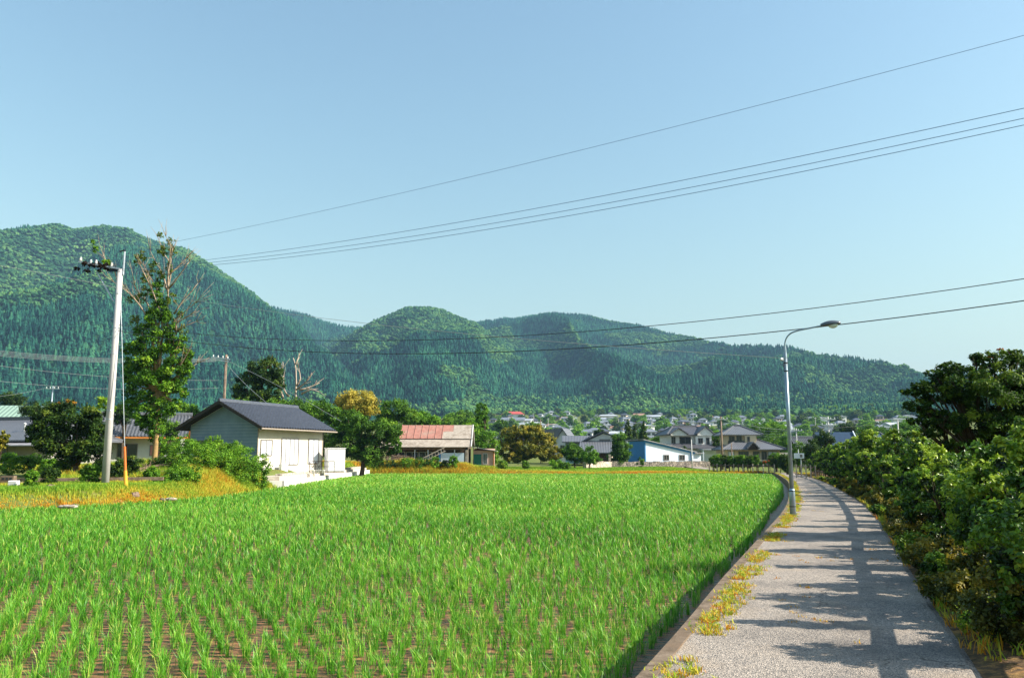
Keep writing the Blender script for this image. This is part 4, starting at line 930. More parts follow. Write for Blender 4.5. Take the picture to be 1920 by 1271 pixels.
# ivy covered tree by the utility pole
Yv = 50
iv = ptree('ivy_covered_tree', Yv, 290, [(292,545,10,26),(300,575,14,26),(286,600,18,24),(318,610,12,20),(266,622,14,18),(300,640,26,26),(268,655,20,26),(330,650,16,18),(250,690,14,24),(285,690,30,28),(325,690,22,24),(345,672,10,12),
     (260,725,22,26),(300,730,28,28),(335,722,14,16),(248,760,12,22),(276,770,22,26),(305,768,20,22),(290,805,12,24),(286,790,20,20),(262,792,10,14),(300,815,9,14),(340,640,11,12),(240,655,11,12),(310,590,10,14),(348,700,10,14),(238,710,9,16),(345,735,9,10),(330,760,14,12),(352,690,10,14),(240,685,11,16),(356,665,7,9)], 46000, .075, M_BRIGHT,
     'tall half-dead tree covered in bright ivy beside the utility pole', r0=.17, seed=3, clumps=14, cr=.42, tmean=.42, tvar=.26, fork=5.4, bark=surf('orange_bark', (.42,.26,.10), (.20,.14,.07), 5, .85, .15, .5), crownname='ivy', extra=1)
z1 = lambda *pp: [(a/4.236, 400+b/4.236) for a, b in pp]
BR = [z1((1330,900),(1320,650),(1330,400),(1260,300),(1210,180)), z1((1330,640),(1350,450),(1390,300),(1350,210)), z1((1320,600),(1290,500),(1230,400),(1160,280)), z1((1290,900),(1280,780),(1210,560),(1130,460),(1080,330)),
      z1((1250,900),(1180,750),(1060,600),(1000,430)), z1((1200,880),(1130,740),(1060,650),(960,570)), z1((1340,600),(1440,500),(1540,400)), z1((1340,490),(1420,410),(1510,300)), z1((1380,800),(1470,680),(1580,560)),
      z1((1370,900),(1400,860),(1580,720)), z1((1390,930),(1430,880),(1600,790)), z1((1400,960),(1420,930),(1590,870)), z1((1310,880),(1240,650),(1180,480),(1160,400)), z1((1330,560),(1350,420),(1370,330)), [(330,700),(352,672),(372,655)], [(300,760),(335,705),(365,680)]]
branches_px(iv, 'branch', BR, Yv, .062, M_BARKL, 4, twigs=5)
m_r = leafmat('leaf_russet', [(.05,.10,.012),(.12,.20,.02),(.26,.19,.03)])
add_leaves(iv, 'sparse_foliage', m_r, [(262,560,9,14),(300,520,9,16),(322,560,9,14),(342,620,9,12),(252,600,9,12),(318,500,7,12),(272,545,8,12),(258,488,9,12),(268,480,7,12),(308,470,13,10),(325,470,7,10),(275,520,10,12),(287,500,8,14),(300,440,7,6),(320,452,8,8),(245,560,8,8),(340,590,8,8),(350,660,9,8)], Yv, 5200, .06, 8, clumps=10, cr=.4)
pv = branches_px(iv, 'branch', [[(240,545),(228,530),(215,508),(196,492),(184,475),(174,452)], [(215,508),(206,525)]], Yv, .04, M_BARKL, 9)
add_leaves(iv, 'sparse_foliage', M_BRIGHT, [(174,455,4,8),(180,468,5,8),(200,491,9,5)], Yv, 420, .07, 18, clumps=8, cr=.5)
# dark tree pair left
dt = ptree('dark_tree', 46, 152, [(92,790,34,32),(138,782,36,32),(180,795,28,36),(112,828,44,28),(168,836,32,26),(70,812,22,22),(135,855,26,14)], 26000, .085, M_DARK, 'dark spreading tree with orange blossom left of the utility pole', r0=.2, seed=12, clumps=24, cr=.34, tmean=.46, tvar=.24, fork=1.0, toptint=.16)
add_leaves(dt, 'blossom', leafmat('orange_blossom', [(.35,.17,.02),(.5,.28,.03)]), [(126,754,10,5),(112,757,5,4),(137,756,6,4)], 46, 420, .07, 19, clumps=6, cr=.5)
ptree('yellow_leafed_tree', 52, 197, [(196,756,13,12),(208,765,8,8)], 1600, .09, M_BRIGHT, 'small yellow-green treetop just left behind the utility pole', r0=.08, seed=14, clumps=12, tmean=.9)
ptree('small_tree', 40, -2, [(0,830,12,14),(8,818,9,10)], 1500, .07, M_CHEST, 'small yellowish tree cut by the left edge of the view', r0=.05, seed=15, clumps=12)
# behind the house
ptree('round_dark_tree', 88, 488, [(495,695,34,26),(462,728,26,24),(505,730,28,26),(478,750,40,18),(445,752,14,14)], 22000, .13, M_DARK, 'large dark round tree behind the ridge of the white house', r0=.3, seed=21, clumps=26, cr=.28, tmean=.5, toptint=.15)
ptree('leafy_tree', 84, 560, [(560,768,44,18),(605,770,36,18),(520,768,36,16),(630,785,18,18),(450,757,22,9)], 15000, .12, M_GREEN, 'spreading green tree filling the space behind the white house roof', r0=.2, seed=22, clumps=22, tmean=.5)
M_DEAD = surf('dead_wood', (.46,.38,.31), (.30,.24,.19), 4, .8, .15, .3)
dd = empty('dead_tree', (P(552,850,90)[0], 90, Hz(P(552,850,90)[0], 90)), 0, 'bare dead tree with pale forked limbs behind the house', 'tree')
z3 = lambda *pp: [(320+a/4.2375, 620+b/4.2375) for a, b in pp]
branches_px(dd, 'trunk', [z3((990,900),(990,500),(985,300),(960,210)) + [1.5]], 90, .14, M_DEAD, 5, twigs=0)
branches_px(dd, 'branch', [z3((990,270),(1015,205)), z3((995,470),(1090,400),(1140,340)), z3((1020,470),(1100,445),(1170,410)), z3((1000,440),(1032,380),(1025,300)), z3((940,520),(915,480),(915,360)), z3((1040,500),(1120,470),(1190,490)), z3((900,560),(870,470),(855,430)), z3((840,420),(880,310),(850,290))], 90, .13, M_DEAD, 6, twigs=4)
ptree('blossoming_chestnut', 97, 672, [(672,750,36,17),(690,768,22,14),(643,756,17,14),(660,770,24,12),(668,762,30,16)], 14000, .13, M_YELLOW, 'tree with dense golden blossom rising behind the dark green one', r0=.25, seed=31, clumps=34, cr=.30, tmean=.62, toptint=.2)
ptree('broad_green_tree', 82, 678, [(668,792,42,22),(655,830,40,26),(712,812,38,28),(640,805,26,26),(735,805,20,20),(690,848,36,18),(735,835,18,18)], 30000, .115, M_GREEN, 'broad green tree between the white house and the red roofed shed', r0=.25, seed=32, clumps=26, cr=.28, tmean=.42, toptint=.15)
ptree('round_tree', 108, 745, [(738,768,30,18),(722,790,20,18),(765,782,20,16)], 12000, .13, M_GREEN, 'round green tree above the left end of the red roof', r0=.2, seed=33, clumps=24, tmean=.5, toptint=.15)
ptree('round_tree', 112, 795, [(785,785,28,15),(808,790,18,12)], 9000, .13, M_BRIGHT, 'lower bright green tree above the middle of the red roof', r0=.2, seed=34, clumps=22, tmean=.4, toptint=.15)
iv2 = ptree('ivy_column', 109, 905, [(903,790,13,26),(904,768,13,12),(902,815,13,20)], 9000, .12, M_BRIGHT, 'narrow tree stump wrapped in ivy standing right of the shed', r0=.3, seed=35, clumps=24, cr=.3, tmean=.45, crownname='ivy')
ptree('creeper_mound', 107, 905, [(882,802,16,14),(908,826,20,22),(924,846,13,24),(890,820,16,18)], 9000, .12, M_BRIGHT, 'mound of bright creeper spilling down behind the shed', 'creeper', r0=.2, seed=36, clumps=22, tmean=.5)
# the chestnut and its neighbours
ptree('chestnut_tree', 112, 985, [(956,815,20,18),(978,808,22,14),(1002,813,22,16),(1020,828,22,18),(1040,850,14,16),(950,840,20,20),(985,838,30,18),(1015,852,28,13),(965,857,26,9)], 34000, .13, M_CHEST, 'wide yellow-flowered chestnut tree right of the shed', r0=.35, seed=41, clumps=36, cr=.24, tmean=.50, tvar=.2, toptint=.22)
ptree('small_green_tree', 113, 1078, [(1070,845,19,14),(1080,855,18,13)], 7000, .12, M_GREEN, 'small green tree right of the chestnut', r0=.12, seed=42, clumps=20)
ptree('small_green_tree', 110, 1105, [(1105,852,15,14),(1112,862,13,9)], 6000, .11, M_BRIGHT, 'small yellow-green tree in front of the dark barn', r0=.1, seed=43, clumps=20)
ptree('cone_shaped_tree', 122, 1165, [(1160,822,13,13),(1166,840,18,16),(1162,855,20,12)], 12000, .12, M_GREEN, 'dense rounded tree left of the blue barn', r0=.2, seed=44, clumps=26, tmean=.42)
ptree('shrub', 118, 1205, [(1201,862,7,5)], 900, .1, M_GREEN, 'little shrub at the foot of the blue barn wall', 'shrub', r0=.03, seed=46, clumps=8)
for k_, (pxx, top, Y) in enumerate(((1177,785,172),(1190,793,176),(1207,789,170))):
    bl = [(pxx, top+6+i*7, 2.5+i*1.9, 6) for i in range(7)]
    ptree('conifer', Y, pxx, bl, 5200, .17, M_DARK, ('pointed dark conifer tallest of the three left of the white house', 'short conifer between the two tall pointed ones', 'pointed conifer nearest the white two-storey house')[k_], r0=.2, seed=50+k_, clumps=10, cr=.4, tmean=.6, fork=.8, extra=0)
MID = [(1235,830,24,10,180,'G'),(1255,822,10,9,185,'B'),(1225,838,14,9,150,'B'),(1345,818,14,10,180,'B'),(1380,806,8,9,178,'D'),(1365,815,16,9,200,'G'),(1425,805,24,12,190,'G'),(1450,800,22,10,195,'B'),(1452,828,22,16,165,'G'),
       (1478,828,14,18,150,'B'),(1410,812,14,10,200,'B'),(1300,806,12,5,230,'G'),(1510,826,14,9,140,'B'),(1500,846,16,16,90,'G'),(1524,840,14,16,88,'D'),(1640,806,26,9,170,'G'),(1590,802,12,7,180,'D'),(1680,812,24,10,140,'G'),(1700,800,20,10,190,'B'),
       (1545,820,16,12,100,'D'),(1345,835,9,14,150,'D'),(1284,850,6,14,132,'D'),(1475,862,14,12,82,'D'),(1455,858,12,10,95,'G'),(1000,790,1,1,300,'G'),(870,775,14,7,240,'G'),(845,780,10,6,240,'B'),(940,795,12,8,300,'G'),(868,786,22,11,180,'G'),(888,794,16,10,150,'B'),(838,792,20,10,170,'G'),(725,790,16,14,120,'G'),(1000,800,16,8,250,'G'),(1125,812,10,7,220,'D'),(20,745,25,8,130,'D'),(360,770,12,12,90,'B'),(345,762,8,7,88,'B'),(230,770,16,14,72,'D'),(320,800,14,12,70,'G'),(60,765,20,12,80,'D'),(375,800,10,12,75,'D'),(610,820,14,22,86,'D'),(425,775,22,16,95,'D')]
for k_, (pxx, pyy, rx, rz, Y, kind) in enumerate(MID):
    if rx < 2: continue
    mt = {'G': M_GREEN, 'B': M_BRIGHT, 'D': M_DARK}[kind]; dscr = {'G': 'mid green', 'B': 'bright yellow-green', 'D': 'dark green'}[kind]
    where = 'left of the white house' if pxx < 480 else 'behind the storage cabinet' if pxx < 640 else 'between the shed and the town' if pxx < 960 else 'round the two-storey houses' if pxx < 1465 else 'beyond the far end of the hedge'
    ptree('bushy_tree', Y, pxx, [(pxx,pyy,rx,rz),(pxx-rx*.5,pyy+rz*.5,rx*.7,rz*.8),(pxx+rx*.5,pyy+rz*.4,rx*.7,rz*.8),(pxx,pyy+rz*1.1,rx*.9,rz*.8)], 5200, .0016*Y*.62, mt, '%s tree %s' % (dscr, where), group='trees among the houses', r0=.15, seed=200+k_, clumps=18, toptint=.15)
# shrubs on the left bank and round the yard
SH = [(330,858,20,18,47,'G'),(372,848,22,20,49,'B'),(410,850,24,20,50,'G'),(450,858,24,18,51,'B'),(485,868,16,14,53,'B'),(345,880,22,12,45,'B'),(295,870,14,12,47,'D'),(260,872,14,14,48,'D'),(120,868,14,10,47,'G'),(190,866,12,10,46,'D'),
      (20,858,18,8,52,'B'),(60,860,20,8,52,'G'),(95,866,14,8,50,'B'),(222,874,12,14,44,'D'),(245,866,12,12,45,'D'),(170,880,16,10,41,'G'),(95,884,14,8,40,'D'),(285,884,12,9,44,'B'),(320,895,14,8,44,'B'),(60,888,10,6,38,'B'),(400,828,14,10,60,'G'),(440,838,18,10,58,'B'),(350,828,16,12,58,'G'),(318,835,14,12,56,'G')]
for k_, (pxx, pyy, rx, rz, Y, kind) in enumerate(SH):
    if pxx > 290: rx *= 1.2; rz *= 1.3; kind = 'B' if k_ % 3 else kind
    mt = {'G': M_GREEN, 'B': M_BRIGHT, 'D': M_DARK}[kind]
    ptree('shrub', Y, pxx, [(pxx,pyy,rx,rz),(pxx+rx*.5,pyy+rz*.5,rx*.8,rz*.7),(pxx-rx*.5,pyy+rz*.4,rx*.8,rz*.7)], 5200, .055, mt, {'G':'mid green shrub on the bank in front of the white house','B':'bright leafy shrub on the bank in front of the white house','D':'dark shrub on the bank near the utility pole'}[kind], 'shrub', 'shrubs on the left bank', r0=.04, seed=300+k_, clumps=20, cr=.34, tmean=.5, toptint=.12)
SH2 = [(705,868,14,8,'G'),(730,870,16,8,'D'),(762,868,14,9,'B'),(790,866,14,9,'G'),(815,866,10,9,'B'),(838,872,12,9,'D'),(850,862,8,7,'B'),(690,866,10,9,'B')]
for k_, (pxx, pyy, rx, rz, kind) in enumerate(SH2):
    mt = {'G': M_GREEN, 'B': M_BRIGHT, 'D': M_DARK}[kind]
    ptree('shrub', 93.4, pxx, [(pxx,pyy,rx,rz),(pxx+rx*.5,pyy+rz*.5,rx*.7,rz*.6)], 2400, .085, mt, 'low %s garden shrub in front of the shed' % {'G':'mid green','B':'bright green','D':'dark green'}[kind], 'shrub', 'garden shrubs in front of the shed', r0=.03, seed=330+k_, clumps=16, tmean=.5)
for k_, (pxx, pyy, rx, rz, kind) in enumerate([(942,870,9,9,'G'),(1042,870,12,9,'B'),(1060,872,10,7,'G'),(985,872,6,8,'G')]):
    ptree('leafy_bush', 103, pxx, [(pxx,pyy,rx,rz),(pxx+3,pyy+4,rx*.8,rz*.6)], 2000, .1, M_BRIGHT if kind == 'B' else M_GREEN, ('round leafy bush left of the chestnut tree','broad leafy bush by the stones in the grass field','smaller bush beside the broad leafy one','young plant under the chestnut tree')[k_], 'bush', r0=.03, seed=350+k_, clumps=14, tmean=.6)
# brush heaps
def heap(px0, py0, Y, w_, h_, mat, label, seed):
    X0 = P(px0,850,Y)[0]; z0 = Hz(X0, Y); rg2 = np.random.default_rng(seed); m = MB()
    r_ = empty('brush_heap', (X0, Y, z0), 0, label, 'brush heap')
    for _ in range(420):
        a = rg2.normal(0, .45, 3)*[w_, .8, 0]; hh = h_*max(0, 1-(a[0]/w_)**2*.8); a[2] = rg2.uniform(0, hh); e = a + rg2.normal(0, 1, 3)*[.5,.3,.16]; e[2] = max(.02, e[2]); m.tube([a, e], [.018, .008], 3, False)
    m.build('twigs', mat, r_); q = MB(); vs = [((w_*.95*cos(a)*r2), .9*sin(a)*r2, h_*.8*(1-r2**1.5)-.02+rg2.uniform(-.04,.04)) for r2 in (.05,.35,.65,.9,1.1) for a in np.linspace(0, 2*pi, 14, endpoint=False)]
    q.add(vs, [(i*14+j, (i+1)*14+j, (i+1)*14+(j+1)%14, i*14+(j+1)%14) for i in range(4) for j in range(14)]); q.build('mound', surf('brush_mound',(.20,.12,.07),(.08,.05,.03),4,.95,.1,.6), r_, True)
heap(272, 865, 46, 1.5, 1.0, surf('pale_twigs',(.42,.30,.22),(.25,.17,.12),6,.9,.1,0), 'heap of pinkish brown brushwood between pole and shrubs', 3)
heap(748, 858, 95.5, 3.2, 1.5, surf('grey_twigs',(.30,.22,.16),(.18,.12,.09),6,.9,.1,0), 'long heap of brown brushwood in front of the shed windows', 4)

# ------------------------------------------------------------------ hedge and fence along the path
def shrub_mesh(seed, w_, h_, n, size, low=.25):
    rg2 = np.random.default_rng(seed); bl = [(0,0,h_*.72,w_,w_*.8,h_*.30),(rg2.normal(0,.12),rg2.normal(0,.1),h_*.45,w_*.9,w_*.75,h_*.24),(rg2.normal(0,.2),0,h_*.88,w_*.55,w_*.5,h_*.16)]
    return bl
hs = []
rgh = np.random.default_rng(77)
s_h = s_at_y(7.6)
while s_h < s_at_y(78):
    hs.append(s_h); yy = along(s_h)[1]; s_h += rgh.choice([.55, .8, 1.1, 1.7], p=[.3,.3,.25,.15]) * (1 + .012*yy)
for k_, s_ in enumerate(hs):
    yy = along(s_)[1]; near = yy < 14; h_ = (rgh.uniform(1.1, 1.55) if rgh.random() < .68 else (rgh.uniform(1.9, 2.35) if not 9.3 < yy < 17 else 1.75)) + (.3 if yy > 30 else 0); w_ = rgh.uniform(.22, .50)*(1+.012*yy)
    p_ = along(s_, rgh.uniform(2.80, 3.15) + .006*yy, -.03); n = int(np.interp(yy, [7, 15, 30, 60], [10000, 6500, 4200, 3000])); sz = float(np.interp(yy, [7, 15, 30, 60], [.026, .034, .05, .08]))
    lab = 'glossy hedge shrub at the near end of the row beside the path' if yy < 11 else 'hedge shrub in the middle of the row beside the path' if yy < 32 else 'hedge shrub toward the far bend of the path'
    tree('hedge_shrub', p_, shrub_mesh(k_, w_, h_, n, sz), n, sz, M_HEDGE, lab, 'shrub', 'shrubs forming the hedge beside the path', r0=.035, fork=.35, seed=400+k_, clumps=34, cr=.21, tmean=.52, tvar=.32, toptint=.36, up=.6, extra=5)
# second, deeper row so that the hedge has body
s_h = s_at_y(9); k_ = 0
while s_h < s_at_y(74):
    yy = along(s_h)[1]; p_ = along(s_h, rgh.uniform(4.9, 6.0) + .012*yy, -.05); h_ = rgh.uniform(1.9, 2.35) if yy > 20 else rgh.uniform(1.5, 1.85); w_ = rgh.uniform(.6, .9)*(1+.012*yy)
    n = int(np.interp(yy, [7, 15, 30, 60], [8000, 6000, 4000, 2600])); sz = float(np.interp(yy, [7, 15, 30, 60], [.036, .042, .06, .09]))
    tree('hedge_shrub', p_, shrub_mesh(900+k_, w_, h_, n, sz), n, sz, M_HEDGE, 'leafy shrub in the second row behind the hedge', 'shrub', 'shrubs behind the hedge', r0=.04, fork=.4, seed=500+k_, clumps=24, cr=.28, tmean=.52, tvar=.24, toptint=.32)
    s_h += rgh.uniform(1.7, 2.6)*(1+.02*yy); k_ += 1
# low yellow-tipped shrubs at the hedge foot
for k_, (pxx, pyy, hh, w_) in enumerate(((1905,1225,.75,.42),(1870,1180,.45,.25),(1790,1090,.6,.32),(1735,1035,.65,.36),(1700,1000,.6,.32),(1680,968,.5,.32),(1655,950,.55,.35),(1640,935,.5,.4),(1612,922,.5,.4),(1590,912,.5,.45),(1820,1120,.5,.26),(1880,1130,.9,.35))):
    p_ = G(pxx, pyy, 0.0); n = int(9000/(1+p_[1]*.06))
    tree('low_shrub', p_, [(0,0,hh*.6,w_,w_*.8,hh*.38),(.1,.05,hh*.35,w_*.9,w_*.7,hh*.25)], n, .016+.0008*p_[1], M_HEDGEY, 'low yellow-tipped shrub at the foot of the hedge', 'shrub', 'low yellow shrubs at the hedge foot', r0=.015, fork=.1, seed=600+k_, clumps=26, cr=.28, tmean=.52, tvar=.24, toptint=.3)
for k_ in range(26):
    yy = 8.2*(1.085**k_)
    if yy > 62: break
    p_ = along(s_at_y(yy), rgh.uniform(2.5, 2.75), 0.0); hh = rgh.uniform(.28, .55); w_ = rgh.uniform(.2, .34)*(1+.008*yy); n = int(6000/(1+yy*.06))
    tree('low_shrub', p_, [(0,0,hh*.55,w_,w_*.9,hh*.4),(.1,.1,hh*.3,w_*.9,w_*.8,hh*.26)], n, .018+.0008*yy, M_HEDGEY if k_ % 3 else M_HEDGE, 'knee-high shrub growing between the path edge and the hedge', 'shrub', 'low yellow shrubs at the hedge foot', r0=.015, fork=.1, seed=660+k_, clumps=22, cr=.3, tmean=.5, tvar=.24, toptint=.3)
# big dark tree behind the hedge at right
bt = G(1850, 950, 0)
ptree('feathery_dark_tree', 15.5, 1880, [(1850,745,95,45),(1900,700,60,34),(1800,715,55,30),(1760,740,45,20),(1730,725,28,10),(1720,760,28,12),(1850,800,80,30),(1770,790,45,16),(1960,740,70,60),(1860,675,40,16),(1745,775,30,9),(1920,800,70,40),(1780,690,26,12),(1750,700,18,8),(1720,790,20,6),(1705,735,18,6),(1830,668,14,6),(1900,662,16,7),(1790,832,34,12),(1750,812,22,9),(1860,845,50,16)], 80000, .028, leafmat('leaf_feathery', [(.006,.018,.004),(.022,.058,.008),(.08,.155,.014),(.26,.35,.035)]), 'large feathery dark tree overhanging the hedge at the right', r0=.07, seed=71, clumps=38, cr=.20, tmean=.42, toptint=.22, zb=0, dyr=1.0, up=1.0)
rt = [o for o in bpy.data.objects if o.name.startswith('feathery_dark_tree')][0]
add_leaves(rt, 'orange_leaves', M_ORANGE, [(1860,668,6,3),(1895,660,8,3),(1905,668,5,3),(1875,655,5,2),(1850,672,4,3),(1890,720,5,3)], 15.5, 260, .028, 72, clumps=5, cr=.5)
# rustic log fence running in the hedge
fe = empty('log_fence', along(s_at_y(4.0), 3.1), 0, 'rustic brown log fence with two rails running through the hedge', 'fence')
def loc(p_): return np.array(p_) - np.array(fe.location)
M_LOG = surf('fence_log', (.17,.12,.09), (.07,.05,.038), 7, .85, .2, .5)
s_f = s_at_y(4.0); e_f = s_at_y(80); k_ = 0; prev = None
while s_f < e_f:
    pp = along(s_f, 3.1); part('post', MB().tube([loc(pp)-(0,0,.3), loc(pp)+(0,0,1.0), loc(pp)+(0,0,1.18)], [.062,.058,.05], 9), M_LOG, fe, smooth=False)
    if prev is not None:
        for zz, nm in ((.98, 'rail'), (.50, 'rail')):
            jt = rgh.uniform(-.02, .02); a = along(prev-.05, 3.08, zz); b_ = along(s_f+.05, 3.08, zz+jt); mid = (a+b_)/2 + (0, 0, rgh.uniform(-.03, .02))
            part('rail', MB().tube([loc(a), loc(mid), loc(b_)], [.066,.060,.056], 9), M_LOG, fe)
    prev = s_f; s_f += 2.0
# low fence with shrubs behind the far edge of the paddy (left side of the bend)
f2 = empty('log_fence', (P(1340,850,92)[0], 93.5, -.5), 0, 'low log fence with pale posts behind the far right corner of the paddy', 'fence')
x0, x1 = P(1335,850,93)[0], P(1462,850,88)[0]; npost = 15
for i in range(npost):
    f = i/(npost-1); X = x0+(x1-x0)*f; Y = 94.5-4.5*f**2; z = -.5
    part('post', MB().tube([(X-f2.location.x, Y-f2.location.y, -.2), (X-f2.location.x, Y-f2.location.y, .95)], [.07,.065], 7), M_LOG if i % 2 else M_ASB, f2)
    if i: part('rail', MB().tube([(Xp-f2.location.x, Yp-f2.location.y, .75), (X-f2.location.x, Y-f2.location.y, .75)], .05, 6), M_LOG, f2)
    Xp, Yp = X, Y
for i in range(13):
    f = i/12; pxx = 1338+ f*135; Y = 95.3 - 4.3*f; kind = 'GBDG'[i % 4]
    if i in (8, 9): continue
    ptree('fence_shrub', Y, pxx, [(pxx,862,9,9),(pxx+3,870,9,6)], 2300, .085, {'G': M_GREEN, 'B': M_BRIGHT, 'D': M_DARK}[kind], 'leafy shrub behind the low fence at the far corner of the paddy', 'shrub', 'shrubs behind the far fence', r0=.04, seed=700+i, clumps=16, tmean=.5, toptint=.15)
fb = ptree('flowering_shrub', 93, 1445, [(1445,865,7,6),(1432,868,6,5)], 1100, .1, M_GREEN, 'shrub with orange-red flowers behind the far fence', 'shrub', r0=.03, seed=760, clumps=10)
add_leaves(fb, 'flowers', leafmat('orange_flower', [(.5,.09,.02),(.7,.16,.04)]), [(1446,862,5,4),(1434,866,3,3)], 92.6, 120, .09, 73, clumps=6, cr=.5)
# ------------------------------------------------------------------ the town below the hills
def town_house(label, wallm, roofm, L_=10., W_=7., h_=3.0, rise=1.8, upper=False, hipd=True, group='houses of the far town'):
    r_ = empty('town_house', (0,0,0), 0, label, 'house', group)
    part('wall', MB().box(-L_/2,L_/2,-W_/2,W_/2,-3,h_), wallm, r_)
    if hipd:
        m = MB(); a = .7; x0,x1,y0,y1 = -L_/2-a, L_/2+a, -W_/2-a, W_/2+a; hx = W_*.42
        m.add([(x0,y0,h_),(x1,y0,h_),(x1,y1,h_),(x0,y1,h_),(x0+hx,0,h_+rise),(x1-hx,0,h_+rise),(x0,y0,h_-.2),(x1,y0,h_-.2),(x1,y1,h_-.2),(x0,y1,h_-.2)], [(0,1,5,4),(1,2,5),(2,3,4,5),(3,0,4),(0,6,7,1),(1,7,8,2),(2,8,9,3),(3,9,6,0),(9,8,7,6)])
        part('roof', m, roofm, r_)
    else: part('roof', MB().prism([(-W_/2-.7,h_),(0,h_+rise+.3),(W_/2+.7,h_),(W_/2+.7,h_-.2),(-W_/2-.7,h_-.2)], -L_/2-.6, L_/2+.6), roofm, r_)
    if upper:
        part('upper_wall', MB().box(-L_*.28,L_*.28,-W_*.3,W_*.3,h_,h_+2.9), wallm, r_)
        m = MB(); x0,x1,y0,y1 = -L_*.28-.6,L_*.28+.6,-W_*.3-.6,W_*.3+.6; z = h_+2.9; hx = W_*.3
        m.add([(x0,y0,z),(x1,y0,z),(x1,y1,z),(x0,y1,z),(x0+hx,0,z+1.4),(x1-hx,0,z+1.4),(x0,y0,z-.2),(x1,y0,z-.2),(x1,y1,z-.2),(x0,y1,z-.2)], [(0,1,5,4),(1,2,5),(2,3,4,5),(3,0,4),(0,6,7,1),(1,7,8,2),(2,8,9,3),(3,9,6,0),(9,8,7,6)])
        part('upper_roof', m, roofm, r_); part('window', MB().box(-L_*.2,-L_*.02,-W_*.3-.05,-W_*.3-.01,h_+1.2,h_+2.3).box(L_*.06,L_*.2,-W_*.3-.05,-W_*.3-.01,h_+1.2,h_+2.3), M_GLASS, r_)
    for a in (-.36, -.08, .2): part('window', MB().box(L_*a,L_*(a+.16),-W_/2-.06,-W_/2-.01,.9,2.3), M_GLASS, r_)
    return r_
TW = surf('town_white', (.74,.74,.72), (.6,.6,.58), .5, .8, .2, 0); TC = surf('town_cream', (.62,.52,.40), None, .5, .8, .2, 0); TB = surf('town_brown', (.30,.22,.16), None, .5, .8, .2, 0)
RG = surf('town_grey_roof', (.20,.22,.26), (.13,.145,.18), .6, .5, .4, 0); RD = surf('town_dark_roof', (.08,.09,.12), (.05,.055,.075), .6, .5, .4, 0); RL = surf('town_pale_roof', (.42,.44,.48), (.32,.34,.38), .6, .5, .4, 0); RR = surf('town_red_roof', (.55,.10,.08), (.42,.07,.06), .6, .6, .3, 0); RB = surf('town_rust_roof', (.34,.20,.14), None, .6, .6, .3, 0)
protos = [town_house('white house with grey hipped roof in the far town', TW, RG, upper=True), town_house('white house with pale grey roof in the far town', TW, RL, 12, 7, 3.2, 1.5, False, False),
          town_house('cream house with dark roof in the far town', TC, RD, 9, 7, 3, 1.8, True), town_house('low brown house with dark roof in the far town', TB, RD, 12, 8, 2.8, 2.2, False, True), town_house('white house with rust brown roof in the far town', TW, RB, 10, 7, 3, 1.8, False, False),
          town_house('white block with flat pale roof in the far town', TW, RL, 9, 8, 5.6, .5, False, True)]
def on_slope(px, py, d0=300, d1=1500):
    az, el = azel(px, py)
    for d_ in np.arange(d0, d1, 5.0):
        x, y = d_*sin(az), d_*cos(az); z = float(valley(np.array([x]), np.array([y]))[0]) + .4
        if (z-CAM_Z)/d_ >= el: return x, y, z, d_
    return None
rgt = np.random.default_rng(11); placed = []; used = set()
cand = []
for _ in range(2600):
    pxx = rgt.uniform(925, 1730); pyy = rgt.uniform(784, 838)
    if pxx > 1330 and pyy < 793: continue
    if pxx < 1000 and pyy < 790: continue
    cand.append((pxx, pyy))
pos = []
for pxx, pyy in cand:
    q = on_slope(pxx, pyy)
    if q is None or q[3] > 1120: continue
    if any(abs(pxx-a)*q[3]/F_PX < 13 and abs(q[3]-d_) < 17 for a, _, d_ in placed): continue
    placed.append((pxx, pyy, q[3])); pos.append(q)
    if len(pos) >= 190: break
print('town houses', len(pos))
for q in pos:
    i = int(rgt.choice(6, p=[.27,.18,.2,.15,.08,.12])); o = protos[i] if i not in used else copy_tree(protos[i]); used.add(i)
    o.location = (q[0], q[1], q[2]); o.rotation_euler.z = float(rgt.choice([0, pi/2, .3, -.4]) + rgt.normal(0, .15)); s_ = rgt.uniform(.85, 1.2); o.scale = (s_, s_, s_)
for i, p_ in enumerate(protos):
    if i not in used: p_.location = (*pos[0][:2], -60)
def special(px, py, label, *a, sc=1.0, rz=0, **k):
    q = on_slope(px, py); h_ = town_house(label, *a, group=None, **k); h_.location = q[:3]; h_.rotation_euler.z = rz; h_.scale = (sc,)*3; return h_
special(962, 787, 'large white building with bright red roof high in the far town', TW, RR, 20, 9, 5.2, 2.6, False, True, rz=-.1, sc=1.15)
special(960, 795, 'long dark roofed building just below the red roofed one', TW, RG, 22, 9, 3.2, 2.4, False, False, rz=-.1, sc=1.1)
special(1140, 790, 'large cream house with pale roof above a terrace in the far town', TC, RL, 18, 9, 5.0, 1.4, False, True, sc=1.1)
special(1028, 783, 'white flat roofed house at the upper edge of the far town', TW, RL, 10, 8, 5.0, .5, False, True)
